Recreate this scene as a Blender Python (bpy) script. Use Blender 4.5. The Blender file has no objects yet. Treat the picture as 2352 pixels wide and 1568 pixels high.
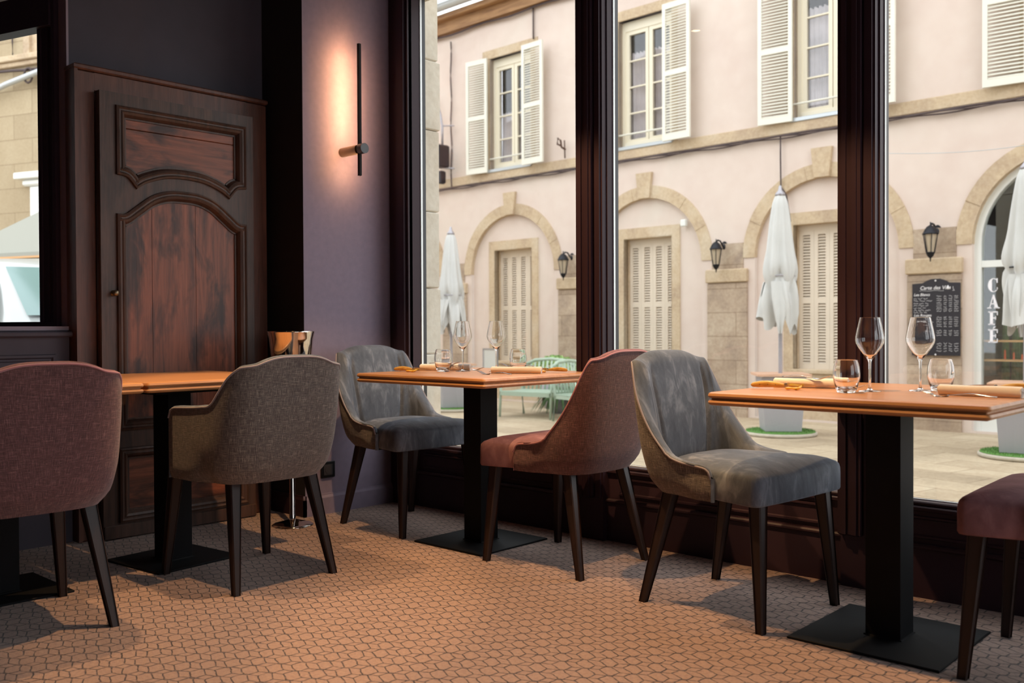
import bpy, bmesh, math, random
from math import sin, cos, pi, radians, sqrt
from mathutils import Vector, Matrix
random.seed(7)
S = bpy.context.scene
COL = S.collection

# ------------------------------------------------------------------ camera
F_PX, PITCH, ROLL, YAW, EYE = 2183.0, 0.0136, -0.0045, 0.7448, 0.9434
fw = Vector((-sin(YAW)*cos(PITCH), cos(YAW)*cos(PITCH), -sin(PITCH)))
r0 = Vector((cos(YAW), sin(YAW), 0)); u0 = r0.cross(fw)
rt = r0*cos(ROLL)+u0*sin(ROLL); up = -r0*sin(ROLL)+u0*cos(ROLL)
cd = bpy.data.cameras.new('camera'); cam = bpy.data.objects.new('camera', cd); COL.objects.link(cam)
cam.matrix_world = Matrix(((rt.x, up.x, -fw.x, 0), (rt.y, up.y, -fw.y, 0), (rt.z, up.z, -fw.z, EYE), (0, 0, 0, 1)))
cd.sensor_width = 36; cd.lens = F_PX/2352*36; cd.clip_start = .05; cd.clip_end = 200
cd.dof.use_dof = True; cd.dof.focus_distance = 3.7; cd.dof.aperture_fstop = 3.2
S.camera = cam
# ------------------------------------------------------------------ world, exposure
W = bpy.data.worlds.new('overcast_sky'); S.world = W; W.use_nodes = True
wn = W.node_tree; bg = wn.nodes['Background']
tc = wn.nodes.new('ShaderNodeTexCoord'); sx = wn.nodes.new('ShaderNodeSeparateXYZ'); wr = wn.nodes.new('ShaderNodeValToRGB')
wn.links.new(tc.outputs['Generated'], sx.inputs[0]); wn.links.new(sx.outputs['Z'], wr.inputs[0]); wn.links.new(wr.outputs[0], bg.inputs[0])
wr.color_ramp.elements[0].color = (.92, .95, 1, 1); wr.color_ramp.elements[1].color = (.95, .98, 1, 1)
bg.inputs[1].default_value = 2.85
S.view_settings.view_transform = 'Standard'; S.view_settings.look = 'None'
S.view_settings.gamma = 1; S.view_settings.exposure = 0.1; S.view_settings.use_curve_mapping = False
S.cycles.use_denoising = True
S.cycles.max_bounces = 10; S.cycles.transparent_max_bounces = 24; S.cycles.transmission_bounces = 10
S.cycles.sample_clamp_indirect = 6; S.cycles.caustics_reflective = False; S.cycles.caustics_refractive = True; S.cycles.blur_glossy = .6

# the room's ceiling downlights: position, aim, power, cone
CEIL = 2.9
SPOTS = [((-2.65, 2.12), (-2.6, 2.75), 200, 74), ((-1.38, 2.1), (-1.35, 2.75), 180, 66), ((-3.36, 1.42), (-3.3, 1.42), 140, 54)]
WARM = (1.0, .60, .28)

# ------------------------------------------------------------------ materials
def lin(h):
    h = h.lstrip('#'); o = []
    for i in (0, 2, 4):
        c = int(h[i:i+2], 16)/255; o.append(c/12.92 if c <= .04045 else ((c+.055)/1.055)**2.4)
    return (*o, 1)
class NT:
    def __init__(s, name):
        s.m = bpy.data.materials.new(name); s.m.use_nodes = True; s.t = s.m.node_tree; s.b = s.t.nodes['Principled BSDF']
        s.out = s.t.nodes['Material Output']
    def n(s, typ, **k):
        o = s.t.nodes.new('ShaderNode'+typ)
        for a, v in k.items():
            setattr(o, a, v)
        return o
    def L(s, a, b): s.t.links.new(a, b)
    def coord(s, kind='Object', scale=(1, 1, 1), rot=(0, 0, 0)):
        c = s.n('TexCoord'); m = s.n('Mapping'); s.L(c.outputs[kind], m.inputs[0])
        m.inputs['Scale'].default_value = scale; m.inputs['Rotation'].default_value = rot
        return m.outputs[0]
    def noise(s, vec, scale, detail=4, rough=.55, dist=0):
        o = s.n('TexNoise'); s.L(vec, o.inputs['Vector']); o.inputs['Scale'].default_value = scale
        o.inputs['Detail'].default_value = detail; o.inputs['Roughness'].default_value = rough; o.inputs['Distortion'].default_value = dist
        return o.outputs['Fac']
    def ramp(s, fac, stops):
        r = s.n('ValToRGB'); s.L(fac, r.inputs[0]); e = r.color_ramp.elements
        while len(e) < len(stops): e.new(.5)
        for i, (p, c) in enumerate(stops):
            e[i].position = p; e[i].color = c if not isinstance(c, str) else lin(c)
        return r.outputs[0]
    def mix(s, fac, a, b, mode='MIX'):
        o = s.n('Mix', data_type='RGBA', blend_type=mode)
        if isinstance(fac, (int, float)): o.inputs[0].default_value = fac
        else: s.L(fac, o.inputs[0])
        for i, v in ((6, a), (7, b)):
            if isinstance(v, (tuple, str)): o.inputs[i].default_value = v if not isinstance(v, str) else lin(v)
            else: s.L(v, o.inputs[i])
        return o.outputs[2]
    def math(s, op, a, b=None, c=None, clamp=False):
        o = s.n('Math', operation=op, use_clamp=clamp)
        for i, v in enumerate((a, b, c)):
            if v is None: continue
            if isinstance(v, (int, float)): o.inputs[i].default_value = v
            else: s.L(v, o.inputs[i])
        return o.outputs[0]
    def base(s, c):
        if isinstance(c, (tuple, str)): s.b.inputs['Base Color'].default_value = lin(c) if isinstance(c, str) else c
        else: s.L(c, s.b.inputs['Base Color'])
    def bump(s, h, strength=.3, dist=.002):
        o = s.n('Bump'); o.inputs['Strength'].default_value = strength; o.inputs['Distance'].default_value = dist
        s.L(h, o.inputs['Height']); s.L(o.outputs[0], s.b.inputs['Normal'])
    def set(s, **k):
        for a, v in k.items(): s.b.inputs[a.replace('_', ' ')].default_value = v
def plain(name, c, rough=.6, metal=0, var=0.0, scale=8, **k):
    t = NT(name)
    if var > 0:
        f = t.noise(t.coord(), scale, 5)
        c0 = lin(c); lo = tuple(v*(1-var) for v in c0[:3])+(1,); hi = tuple(min(1, v*(1+var)) for v in c0[:3])+(1,)
        t.base(t.ramp(f, [(.3, lo), (.7, hi)]))
    else: t.base(c)
    t.set(Roughness=rough, Metallic=metal)
    for a, v in k.items(): t.b.inputs[a.replace('_', ' ')].default_value = v
    return t.m
M = {}
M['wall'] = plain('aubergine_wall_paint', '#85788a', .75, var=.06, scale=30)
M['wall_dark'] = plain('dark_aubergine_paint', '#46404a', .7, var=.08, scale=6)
M['pillar_side'] = plain('near_black_aubergine', '#1d171b', .8)  # much darker tone on the pillar's flank than on its front
M['frame'] = plain('aubergine_window_paint', '#33222b', .5, var=.06, scale=12, Specular_IOR_Level=.3)
M['casing'] = plain('mauve_casing_daylit', '#94828d', .5)  # lighter mauve: daylight on the casing is put into the colour
M['black_metal'] = plain('black_powder_coat', '#0b0c10', .7, 0.0, var=.2, scale=14, Specular_IOR_Level=.25)
M['ceiling'] = plain('ceiling_paint', '#4a4247', .9)
M['alu'] = plain('pale_aluminium', '#dfe3e2', .35, .3)
M['steel'] = plain('cutlery_steel', '#c9c6c6', .14, 1)
M['chrome'] = plain('polished_chrome', '#e0d8d0', .06, 1)
M['brass'] = plain('dull_brass_fitting', '#8a7a62', .35, .9)
M['napkin'] = plain('white_napkin_cotton', '#f3ece2', .95, var=.03, scale=60)
M['amber'] = plain('amber_resin', '#e5ac3c', .25, Subsurface_Weight=.3)
M['horn'] = NT('yellow_boxwood')
_t = M['horn']; _t.base(_t.ramp(_t.noise(_t.coord(scale=(8, 40, 40)), 3), [(.35, '#b98a3c'), (.65, '#e3bd72')])); _t.set(Roughness=.3); M['horn'] = _t.m
M['blackplastic'] = plain('black_plastic', '#0d0d0f', .3)
M['blackplastic2'] = plain('grey_black_plastic', '#38363a', .35)
M['led'] = NT('warm_led_strip'); _t = M['led']; _t.base('#ffcf9a'); _t.set(Emission_Color=(1, .52, .22, 1), Emission_Strength=240); M['led'] = _t.m
M['bulb'] = NT('downlight_bulb'); _t = M['bulb']; _t.base('#fff0d0'); _t.set(Emission_Color=(1, .75, .5, 1), Emission_Strength=18); M['bulb'] = _t.m

def glass_pane(name, tint=(1, 1, 1, 1)):
    t = NT(name); tr = t.n('BsdfTransparent'); gl = t.n('BsdfGlossy'); mx = t.n('MixShader'); lw = t.n('LayerWeight'); lw.inputs[0].default_value = .5
    fac = t.math('MULTIPLY_ADD', t.math('POWER', lw.outputs['Facing'], 5.0), .9, .07)
    tr.inputs[0].default_value = tint; gl.inputs['Roughness'].default_value = 0.0
    t.L(fac, mx.inputs[0]); t.L(tr.outputs[0], mx.inputs[1]); t.L(gl.outputs[0], mx.inputs[2]); t.L(mx.outputs[0], t.out.inputs[0])
    return t.m
M['pane'] = glass_pane('clear_window_glass', (.96, .98, .97, 1))
M['house_pane'] = glass_pane('house_window_glass', (.9, .89, .9, 1))
M['drink_glass'] = NT('crystal_glass'); _t = M['drink_glass']; _t.base((1, 1, 1, 1)); _t.set(Roughness=0.0, IOR=1.45, Transmission_Weight=1.0); M['drink_glass'] = _t.m

def carpet():
    t = NT('hexagon_pattern_carpet'); v = t.coord()
    nz = t.n('TexNoise'); t.L(v, nz.inputs['Vector']); nz.inputs['Scale'].default_value = 22; nz.inputs['Detail'].default_value = 2
    off = t.n('VectorMath', operation='MULTIPLY_ADD'); t.L(nz.outputs['Color'], off.inputs[0]); off.inputs[1].default_value = (.014, .014, 0)
    t.L(v, off.inputs[2]); p = off.outputs[0]
    def hexline(ox, oy, width):
        m = t.n('Mapping'); t.L(p, m.inputs[0]); m.inputs['Location'].default_value = (ox/.083, oy/.11*1.7320508, 0)
        m.inputs['Scale'].default_value = (1/.083, 1.7320508/.11, 0); q = m.outputs[0]
        def cell(sh):
            a = t.n('VectorMath', operation='ADD'); t.L(q, a.inputs[0]); a.inputs[1].default_value = (sh*.5, sh*.8660254, 0)
            w = t.n('VectorMath', operation='WRAP'); t.L(a.outputs[0], w.inputs[0]); w.inputs[1].default_value = (.5, .8660254, .5); w.inputs[2].default_value = (-.5, -.8660254, -.5)
            ab = t.n('VectorMath', operation='ABSOLUTE'); t.L(w.outputs[0], ab.inputs[0]); s = t.n('SeparateXYZ'); t.L(ab.outputs[0], s.inputs[0])
            d = t.math('MULTIPLY_ADD', s.outputs[1], .8660254, t.math('MULTIPLY', s.outputs[0], .5))
            return t.math('MAXIMUM', s.outputs[0], d)
        dist = t.math('SUBTRACT', .5, t.math('MINIMUM', cell(0), cell(1)))
        return t.math('SUBTRACT', 1, t.math('DIVIDE', dist, width, clamp=True), clamp=True)
    a = hexline(0, 0, .034); b = hexline(-.0275, -.0180, .034)
    brk = t.noise(v, 60, 2); brk = t.math('MULTIPLY_ADD', brk, 2.6, -.35, clamp=True)
    line = t.math('MULTIPLY', t.math('MULTIPLY', t.math('ADD', a, b, clamp=True), 3.2, clamp=True), brk)
    col = t.ramp(t.noise(v, 90, 3), [(.3, '#8a7067'), (.7, '#ad917e')])
    fine = t.noise(v, 420, 2)
    col = t.mix(.22, col, t.ramp(fine, [(.3, '#6d5250'), (.7, '#c8a494')]))
    wear = t.noise(v, 1.3, 3); col = t.mix(t.math('MULTIPLY', wear, .28), col, '#8d6c63')
    t.base(t.mix(line, col, '#220d13')); t.set(Roughness=.95, Sheen_Weight=.25, Sheen_Roughness=.6)
    t.bump(t.math('ADD', fine, t.math('MULTIPLY', line, -.8)), .5, .004)
    return t.m
M['carpet'] = carpet()

def wood(name, dark, light, axis=0, scale=3.0, rough=.4, knots=0.0, bumpy=.15, coat=0):
    t = NT(name); sc = [14, 14, 14]; sc[axis] = 1.0
    v = t.coord(scale=tuple(sc)); f = t.noise(v, scale, 6, .6, .6)
    col = t.ramp(f, [(.3, dark), (.5, tuple((a+b)/2 for a, b in zip(lin(dark), lin(light)))), (.72, light)])
    sc2 = [120, 120, 120]; sc2[axis] = 5
    g = t.noise(t.coord(scale=tuple(sc2)), 1.5, 3)
    col = t.mix(t.math('MULTIPLY', g, .3), col, dark)
    if knots:
        sk = [6, 6, 6]; sk[axis] = 2.2
        k = t.noise(t.coord(scale=tuple(sk)), 1.3, 4, .6, .4)
        col = t.mix(t.ramp(k, [(.38, (0, 0, 0, 1)), (.5, (1, 1, 1, 1))]), t.mix(knots, col, '#160c0b'), col)
        k2 = t.noise(t.coord(scale=tuple(x*1.7 for x in sk)), 1.1, 4)
        col = t.mix(t.ramp(k2, [(.6, (0, 0, 0, 1)), (.72, (1, 1, 1, 1))]), col, t.mix(.55, col, light))
    t.base(col); t.set(Roughness=rough, Coat_Weight=coat, Coat_Roughness=.2); t.bump(t.math('ADD', f, g), bumpy, .002)
    return t.m
M['table_wood'] = wood('oiled_oak_tabletop', '#b37b4c', '#d09a6a', 0, 2.2, .38, bumpy=.05, coat=.15)
M['table_wood_y'] = wood('oiled_oak_tabletop_crossgrain', '#b37b4c', '#d09a6a', 1, 2.2, .38, bumpy=.05, coat=.15)
M['leg_wood'] = wood('dark_stained_leg_wood', '#1d100d', '#311c17', 2, 3, .5)
M['door_rail'] = wood('old_dark_door_wood', '#3a2a23', '#66493d', 2, 3, .5, .3, .3)
M['door_panel_v'] = wood('old_red_brown_boards', '#502c20', '#ad6345', 2, 2.2, .45, .75, .35)
M['door_panel_h'] = wood('old_red_brown_boards_across', '#502c20', '#ad6345', 1, 2.2, .45, .75, .35)
M['door_frame'] = wood('brown_door_frame_wood', '#4f2f24', '#7c4e3d', 2, 2.5, .45, .2, .3)

def velvet(name, dark, light, tone, crush=1.0):
    t = NT(name); v = t.coord()
    v2 = t.coord(scale=(1, 1.6, .7)); a = t.noise(v2, 4.0, 4, .55, 1.6); b = t.noise(v2, 16, 4, .6, 1.2)
    f = t.math('ADD', t.math('MULTIPLY', a, .65), t.math('MULTIPLY', b, .35))
    col = t.ramp(f, [(.36, dark), (.52, tone), (.66, light)]); fz = t.noise(v, 700, 2)
    t.base(t.mix(.12, col, t.ramp(fz, [(.3, dark), (.7, light)])))
    t.set(Roughness=.72, Sheen_Weight=.9, Sheen_Roughness=.35); t.b.inputs['Sheen Tint'].default_value = lin(light)
    t.bump(t.math('ADD', t.math('MULTIPLY', b, crush), t.math('MULTIPLY', fz, .12)), .22, .008)
    return t.m
M['velvet_grey'] = velvet('grey_crushed_velvet', '#373f4c', '#8d94a0', '#565e6b')
M['velvet_pink'] = velvet('dusty_pink_velvet', '#6a4549', '#a3777c', '#855c61')
def tweed(name, dark, mid, light):
    t = NT(name); c = t.n('TexCoord')
    def st(sx_, sy_, sc, det=2):
        m = t.n('Mapping'); t.L(c.outputs['UV'], m.inputs[0]); m.inputs['Scale'].default_value = (sx_, sy_, 1)
        return t.noise(m.outputs[0], sc, det, .6)
    h = st(30, 480, 1.0); w = st(480, 30, 1.0); fine = st(700, 700, 1.0)
    a = t.ramp(h, [(.35, dark), (.55, mid), (.72, light)]); b = t.ramp(w, [(.35, dark), (.55, mid), (.72, light)])
    ck = t.math('GREATER_THAN', fine, .5); col = t.mix(ck, a, b)
    t.base(col); t.set(Roughness=.85, Sheen_Weight=.3)
    t.bump(t.math('ADD', h, w), .55, .003)
    return t.m
M['tweed_grey'] = tweed('grey_beige_tweed', '#3a3230', '#6d625c', '#b8ab9c')
M['tweed_rose'] = tweed('rose_brown_tweed', '#3f2527', '#6b4343', '#a87a74')
M['piping_grey'] = plain('grey_piping_velvet', '#8d8288', .6, Sheen_Weight=.5)
M['piping_rose'] = plain('rose_piping_velvet', '#b07075', .6, Sheen_Weight=.5)

def plaster():
    t = NT('pink_lime_plaster'); v = t.coord()
    f = t.noise(v, .8, 6, .6, .4); g = t.noise(v, 5, 5)
    col = t.ramp(f, [(.3, '#d0bcb2'), (.55, '#d8c7bc'), (.75, '#d4c8bc')]); col = t.mix(.25, col, t.ramp(g, [(.3, '#c8b6aa'), (.7, '#dcd0c6')]))
    t.base(col); t.set(Roughness=.95); t.bump(t.noise(v, 60, 4), .25, .004); return t.m
M['plaster'] = plaster()
def stone(name, dark, mid, light, sc=3.0, blocks=None):
    t = NT(name); v = t.coord(); f = t.noise(v, sc, 6, .65, .3); g = t.noise(v, 30, 5)
    col = t.ramp(f, [(.28, dark), (.5, mid), (.72, light)]); col = t.mix(.3, col, t.ramp(g, [(.3, dark), (.7, light)]))
    if blocks:
        m = t.n('Mapping'); c = t.n('TexCoord'); t.L(c.outputs['Object'], m.inputs[0]); m.inputs['Rotation'].default_value = blocks[2]
        br = t.n('TexBrick'); t.L(m.outputs[0], br.inputs['Vector']); br.inputs['Scale'].default_value = 1
        br.inputs['Brick Width'].default_value = blocks[0]; br.inputs['Row Height'].default_value = blocks[1]; br.inputs['Mortar Size'].default_value = blocks[3]
        br.inputs['Color1'].default_value = (1, 1, 1, 1); br.inputs['Color2'].default_value = (.82, .80, .78, 1); br.inputs['Mortar'].default_value = (.62, .58, .54, 1)
        br.inputs['Mortar Smooth'].default_value = .3
        col = t.mix(1.0, col, br.outputs['Color'], 'MULTIPLY')
    t.base(col); t.set(Roughness=.92); t.bump(g, .35, .006); return t.m
M['stone'] = stone('ochre_dressed_stone', '#a08872', '#c4ad8e', '#d2c3ac', 1.8)
M['stone_grey'] = stone('weathered_pier_stone', '#8f7d70', '#b49e88', '#ccbba6', 3.5, (.9, .28, (radians(90), 0, 0), .006))
M['stone_jamb'] = stone('cream_jamb_stone', '#c2b8a6', '#d8d0c0', '#e4dfd2', 5)
M['stone_wall'] = stone('cream_stone_block_wall', '#a08f72', '#b3a184', '#c0b094', 1.0, (.62, .3, (radians(90), 0, 0), .006))
M['paving'] = stone('sandstone_flags', '#998870', '#bba88d', '#cfc1a8', 1.2, (.62, .34, (0, 0, radians(12)), .007))
M['shutter'] = plain('white_shutter_paint', '#dedbcf', .6, var=.03, scale=3)
M['shutter_low'] = plain('cream_shutter_paint', '#d9cbb9', .65, var=.05, scale=3)
M['shutter_back'] = plain('casement_behind_shutters', '#c4b5a5', .8)
M['sash'] = plain('cream_sash_paint', '#e6ddc8', .6)
M['rust'] = plain('rusty_iron', '#5d4337', .8, .3, var=.3, scale=30)
M['cable'] = plain('dark_cable_rubber', '#4a3c3c', .7)
M['slate'] = plain('pale_slate_roof', '#a9b0b5', .6, var=.15, scale=4)
M['gutter'] = plain('zinc_gutter', '#b9bec2', .4, .5)
M['wood_eave'] = wood('eaves_timber', '#7a5537', '#b98f62', 0, 2, .7)
M['curtain'] = plain('grey_net_curtain', '#dcd8d8', .9, var=.2, scale=3)
M['dark_room'] = plain('dark_room_interior', '#1d191a', .9)
M['house_glass'] = plain('dark_house_window_glass', '#5c5558', .08, 0)
M['white_paint'] = plain('white_gloss_paint', '#dfe0dc', .4)
M['lantern'] = plain('black_lantern_iron', '#26262c', .45, .6)
M['lantern_glass'] = plain('frosted_lantern_glass', '#b9a992', .3)
M['canvas'] = plain('white_parasol_canvas', '#c9c9c7', .85, var=.04, scale=6)
M['market_canvas'] = plain('cream_market_canvas', '#9b9a90', .85)
M['planter'] = plain('pale_grey_planter', '#a19fa5', .5)
M['planter_top'] = plain('planter_timber_top', '#d0a78c', .6, var=.1, scale=12)
M['pole'] = plain('grey_parasol_pole', '#a5a2a8', .4, .5)
M['grass'] = plain('artificial_turf', '#5b8540', .9, var=.35, scale=80)
M['kerb'] = plain('concrete_disc', '#bdb5a6', .9, var=.1, scale=20)
M['green_metal'] = plain('pale_green_garden_metal', '#a9bcab', .5, .1)
M['leaf'] = plain('dark_green_leaves', '#4e6b3c', .7, var=.4, scale=30)
M['leaf2'] = plain('light_green_leaves', '#9cc078', .7, var=.3, scale=30)
M['board'] = plain('black_chalkboard', '#211c23', .6)
M['chalk'] = plain('white_chalk', '#e5e1e2', .9)
M['letter'] = plain('white_vinyl_lettering', '#f0edf2', .6)
M['shelf'] = plain('pale_pine_shelf', '#d2a06e', .6)
M['candle'] = plain('orange_candle_wax', '#e0602c', .5)
M['car_white'] = plain('white_car_paint', '#a4a8a6', .25, Coat_Weight=.6)
M['car_glass'] = plain('pale_teal_windscreen', '#6f8f8d', .08)
M['tyre'] = plain('tyre_rubber', '#1b1b1d', .8)
M['concrete_far'] = plain('pale_render', '#d8cfbc', .9, var=.05, scale=2)

# ------------------------------------------------------------------ mesh helpers
class MB:
    def __init__(s): s.v = []; s.f = []; s.uv = {}; s.sm = []
    def add(s, verts, faces, smooth=False, uvs=None):
        o = len(s.v); s.v += [tuple(p) for p in verts]
        for i, f in enumerate(faces):
            s.f.append(tuple(a+o for a in f)); s.sm.append(smooth)
            if uvs: s.uv[len(s.f)-1] = [uvs[a] for a in f]
        return s
    def box(s, x0, x1, y0, y1, z0, z1):
        v = [(x, y, z) for z in (z0, z1) for y in (y0, y1) for x in (x0, x1)]
        return s.add(v, [(0, 2, 3, 1), (4, 5, 7, 6), (0, 1, 5, 4), (2, 6, 7, 3), (0, 4, 6, 2), (1, 3, 7, 5)])
    def rbox(s, x0, x1, y0, y1, z0, z1, r=.004):
        r = min(r, (x1-x0)/2.01, (y1-y0)/2.01, (z1-z0)/2.01)
        return s.loft([(x0, y0), (x1, y0), (x1, y1), (x0, y1)], [(r, z0), (0, z0+r), (0, z1-r), (r, z1)])
    def loft(s, outline, steps, smooth=False, cap=True, plane='xy', base=(0, 0, 0)):
        # outline: CCW 2-D polygon; steps: (inset, height)
        n = len(outline); P = [Vector(p) for p in outline]; N = []
        for i in range(n):
            a = (P[i]-P[i-1]); b = (P[(i+1) % n]-P[i]); a.normalize(); b.normalize()
            na = Vector((-a.y, a.x)); nb = Vector((-b.y, b.x)); m = na+nb
            if m.length < 1e-6: m = na
            m.normalize(); d = max(.35, m.dot(na)); N.append(m/d)
        V = []
        for (ins, h) in steps:
            for p, nn in zip(P, N):
                q = p+nn*ins
                V.append(s.place(q.x, q.y, h, plane, base))
        Fc = []
        for k in range(len(steps)-1):
            for i in range(n):
                j = (i+1) % n; Fc.append((k*n+i, k*n+j, (k+1)*n+j, (k+1)*n+i))
        if cap: Fc.append(tuple(range(n))[::-1]); Fc.append(tuple((len(steps)-1)*n+i for i in range(n)))
        return s.add(V, Fc, smooth)
    def place(s, a, b, h, plane, base):
        bx, by, bz = base
        if plane == 'xy': return (bx+a, by+b, bz+h)
        if plane == 'yz': return (bx+h, by+a, bz+b)      # outline in (y,z), height along +x
        if plane == 'xz': return (bx+a, by+h, bz+b)      # outline in (x,z), height along +y
    def ring(s, outline, steps, **k): return s.loft(outline, steps, cap=False, **k)
    def cyl(s, p0, p1, r0_, r1_=None, n=16, cap=True, smooth=True):
        r1_ = r0_ if r1_ is None else r1_; p0 = Vector(p0); p1 = Vector(p1); d = (p1-p0).normalized()
        a = d.orthogonal().normalized(); b = d.cross(a); V = []
        for p, r in ((p0, r0_), (p1, r1_)):
            for i in range(n):
                t = 2*pi*i/n; V.append(p+a*cos(t)*r+b*sin(t)*r)
        Fc = [(i, (i+1) % n, n+(i+1) % n, n+i) for i in range(n)]
        s.add(V, Fc, smooth)
        if cap: s.add(V, [tuple(range(n))[::-1], tuple(range(n, 2*n))])
        return s
    def lathe(s, prof, c=(0, 0, 0), n=32, closed=False):
        V = []; m = len(prof)
        for (r, z) in prof:
            for i in range(n):
                t = 2*pi*i/n; V.append((c[0]+r*cos(t), c[1]+r*sin(t), c[2]+z))
        Fc = []
        for k in range(m if closed else m-1):
            k2 = (k+1) % m
            for i in range(n):
                j = (i+1) % n; Fc.append((k*n+i, k*n+j, k2*n+j, k2*n+i))
        return s.add(V, Fc, True)
    def tube(s, pts, r, n=8, flat=1.0, cap=True, upv=(0, 0, 1)):
        pts = [Vector(p) for p in pts]; V = []; R = r if isinstance(r, (list, tuple)) else [r]*len(pts); uu = Vector(upv)
        for i, p in enumerate(pts):
            d = (pts[min(i+1, len(pts)-1)]-pts[max(i-1, 0)]).normalized(); a = d.cross(uu)
            if a.length < 1e-4: a = d.orthogonal()
            a.normalize(); b = a.cross(d).normalized()
            for k in range(n):
                t = 2*pi*k/n; V.append(p+a*cos(t)*R[i]+b*sin(t)*R[i]*flat)
        Fc = []
        for i in range(len(pts)-1):
            for k in range(n):
                j = (k+1) % n; Fc.append((i*n+k, i*n+j, (i+1)*n+j, (i+1)*n+k))
        if cap: Fc += [tuple(range(n))[::-1], tuple((len(pts)-1)*n+k for k in range(n))]
        return s.add(V, Fc, True)
    def grid(s, fn, nu, nv, uvf=None, smooth=True, flip=False):
        V = [fn(i/nu, j/nv) for j in range(nv+1) for i in range(nu+1)]; Fc = []
        for j in range(nv):
            for i in range(nu):
                a = j*(nu+1)+i; q = (a, a+1, a+nu+2, a+nu+1); Fc.append(q[::-1] if flip else q)
        uvs = [uvf(i/nu, j/nv) for j in range(nv+1) for i in range(nu+1)] if uvf else None
        return s.add(V, Fc, smooth, uvs)
    def xf(s, mat): s.v = [tuple(mat @ Vector(p)) for p in s.v]; return s
    def mesh(s, name, recalc=True):
        me = bpy.data.meshes.new(name); me.from_pydata(s.v, [], s.f)
        for p, q in zip(me.polygons, s.sm): p.use_smooth = q
        if s.uv:
            ul = me.uv_layers.new(name='UVMap')
            for p in me.polygons:
                q = s.uv.get(p.index)
                if q:
                    for li, uvc in zip(p.loop_indices, q): ul.data[li].uv = uvc
        if recalc:
            b = bmesh.new(); b.from_mesh(me); bmesh.ops.recalc_face_normals(b, faces=b.faces); b.to_mesh(me); b.free()
        me.update(); return me
def obj(name, mb, mat, parent=None, loc=(0, 0, 0), rot=(0, 0, 0), label=None, recalc=True):
    me = mb.mesh(name, recalc) if isinstance(mb, MB) else mb
    if mat and not me.materials: me.materials.append(mat)
    o = bpy.data.objects.new(name, me); COL.objects.link(o); o.location = loc; o.rotation_euler = rot
    if parent: o.parent = parent
    if label: o['label'] = label
    return o
def thing(name, label, cat, loc=(0, 0, 0), rz=0, group=None):
    o = bpy.data.objects.new(name, None); COL.objects.link(o); o.location = loc; o.rotation_euler = (0, 0, rz)
    o.empty_display_size = .1; return tag(o, label, cat, group)
def tag(o, label, cat, group=None):
    o['label'] = label; o['category'] = cat
    if group: o['group'] = group
    return o
def struct(name, mb, mat, **k):
    o = obj(name, mb, mat, **k); o['kind'] = 'structure'; return o
def copy_tree(o, parent=None):
    c = o.copy(); COL.objects.link(c); c.parent = parent
    for ch in [x for x in S.objects if x.parent == o]: copy_tree(ch, c)
    return c
def plate(outer, holes, y0, y1, name='plate'):
    """vertical plate in x-z with holes, between depths y0 and y1 -> mesh"""
    cu = bpy.data.curves.new(name, 'CURVE'); cu.dimensions = '2D'; cu.fill_mode = 'BOTH'; cu.extrude = abs(y1-y0)/2
    for lp in [outer]+holes:
        sp = cu.splines.new('POLY'); sp.points.add(len(lp)-1); sp.use_cyclic_u = True
        for p, q in zip(sp.points, lp): p.co = (q[0], q[1], 0, 1)
    o = bpy.data.objects.new(name, cu); COL.objects.link(o); dg = bpy.context.evaluated_depsgraph_get()
    me = bpy.data.meshes.new_from_object(o.evaluated_get(dg)); ym = (y0+y1)/2
    bpy.data.objects.remove(o); bpy.data.curves.remove(cu)
    for v in me.vertices: x, y, z = v.co; v.co = (x, ym+z, y)
    b = bmesh.new(); b.from_mesh(me); bmesh.ops.remove_doubles(b, verts=b.verts, dist=1e-5); bmesh.ops.recalc_face_normals(b, faces=b.faces); b.to_mesh(me); b.free()
    me.materials.clear()
    return me
def interp(tab, x):
    if x <= tab[0][0]: return tab[0][1]
    for (a, fa), (b, fb) in zip(tab, tab[1:]):
        if x <= b:
            t = (x-a)/(b-a); return fa+(fb-fa)*t
    return tab[-1][1]
def smooth_tab(tab, x):
    # Catmull-Rom through the table
    n = len(tab)
    if x <= tab[0][0]: return tab[0][1]
    if x >= tab[-1][0]: return tab[-1][1]
    for i in range(n-1):
        if x <= tab[i+1][0]:
            x0, y0 = tab[i]; x1, y1 = tab[i+1]
            def sl(k):
                if k <= 0 or k >= n-1: return 0
                a = (tab[k][1]-tab[k-1][1])/(tab[k][0]-tab[k-1][0]); b = (tab[k+1][1]-tab[k][1])/(tab[k+1][0]-tab[k][0])
                return 0 if a*b <= 0 else 2*a*b/(a+b)
            h = x1-x0; t = (x-x0)/h; m0 = sl(i)*h; m1 = sl(i+1)*h
            if i == 0: m0 = (y1-y0)
            if i == n-2: m1 = 0
            return (2*t**3-3*t*t+1)*y0+(t**3-2*t*t+t)*m0+(-2*t**3+3*t*t)*y1+(t**3-t*t)*m1

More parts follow.
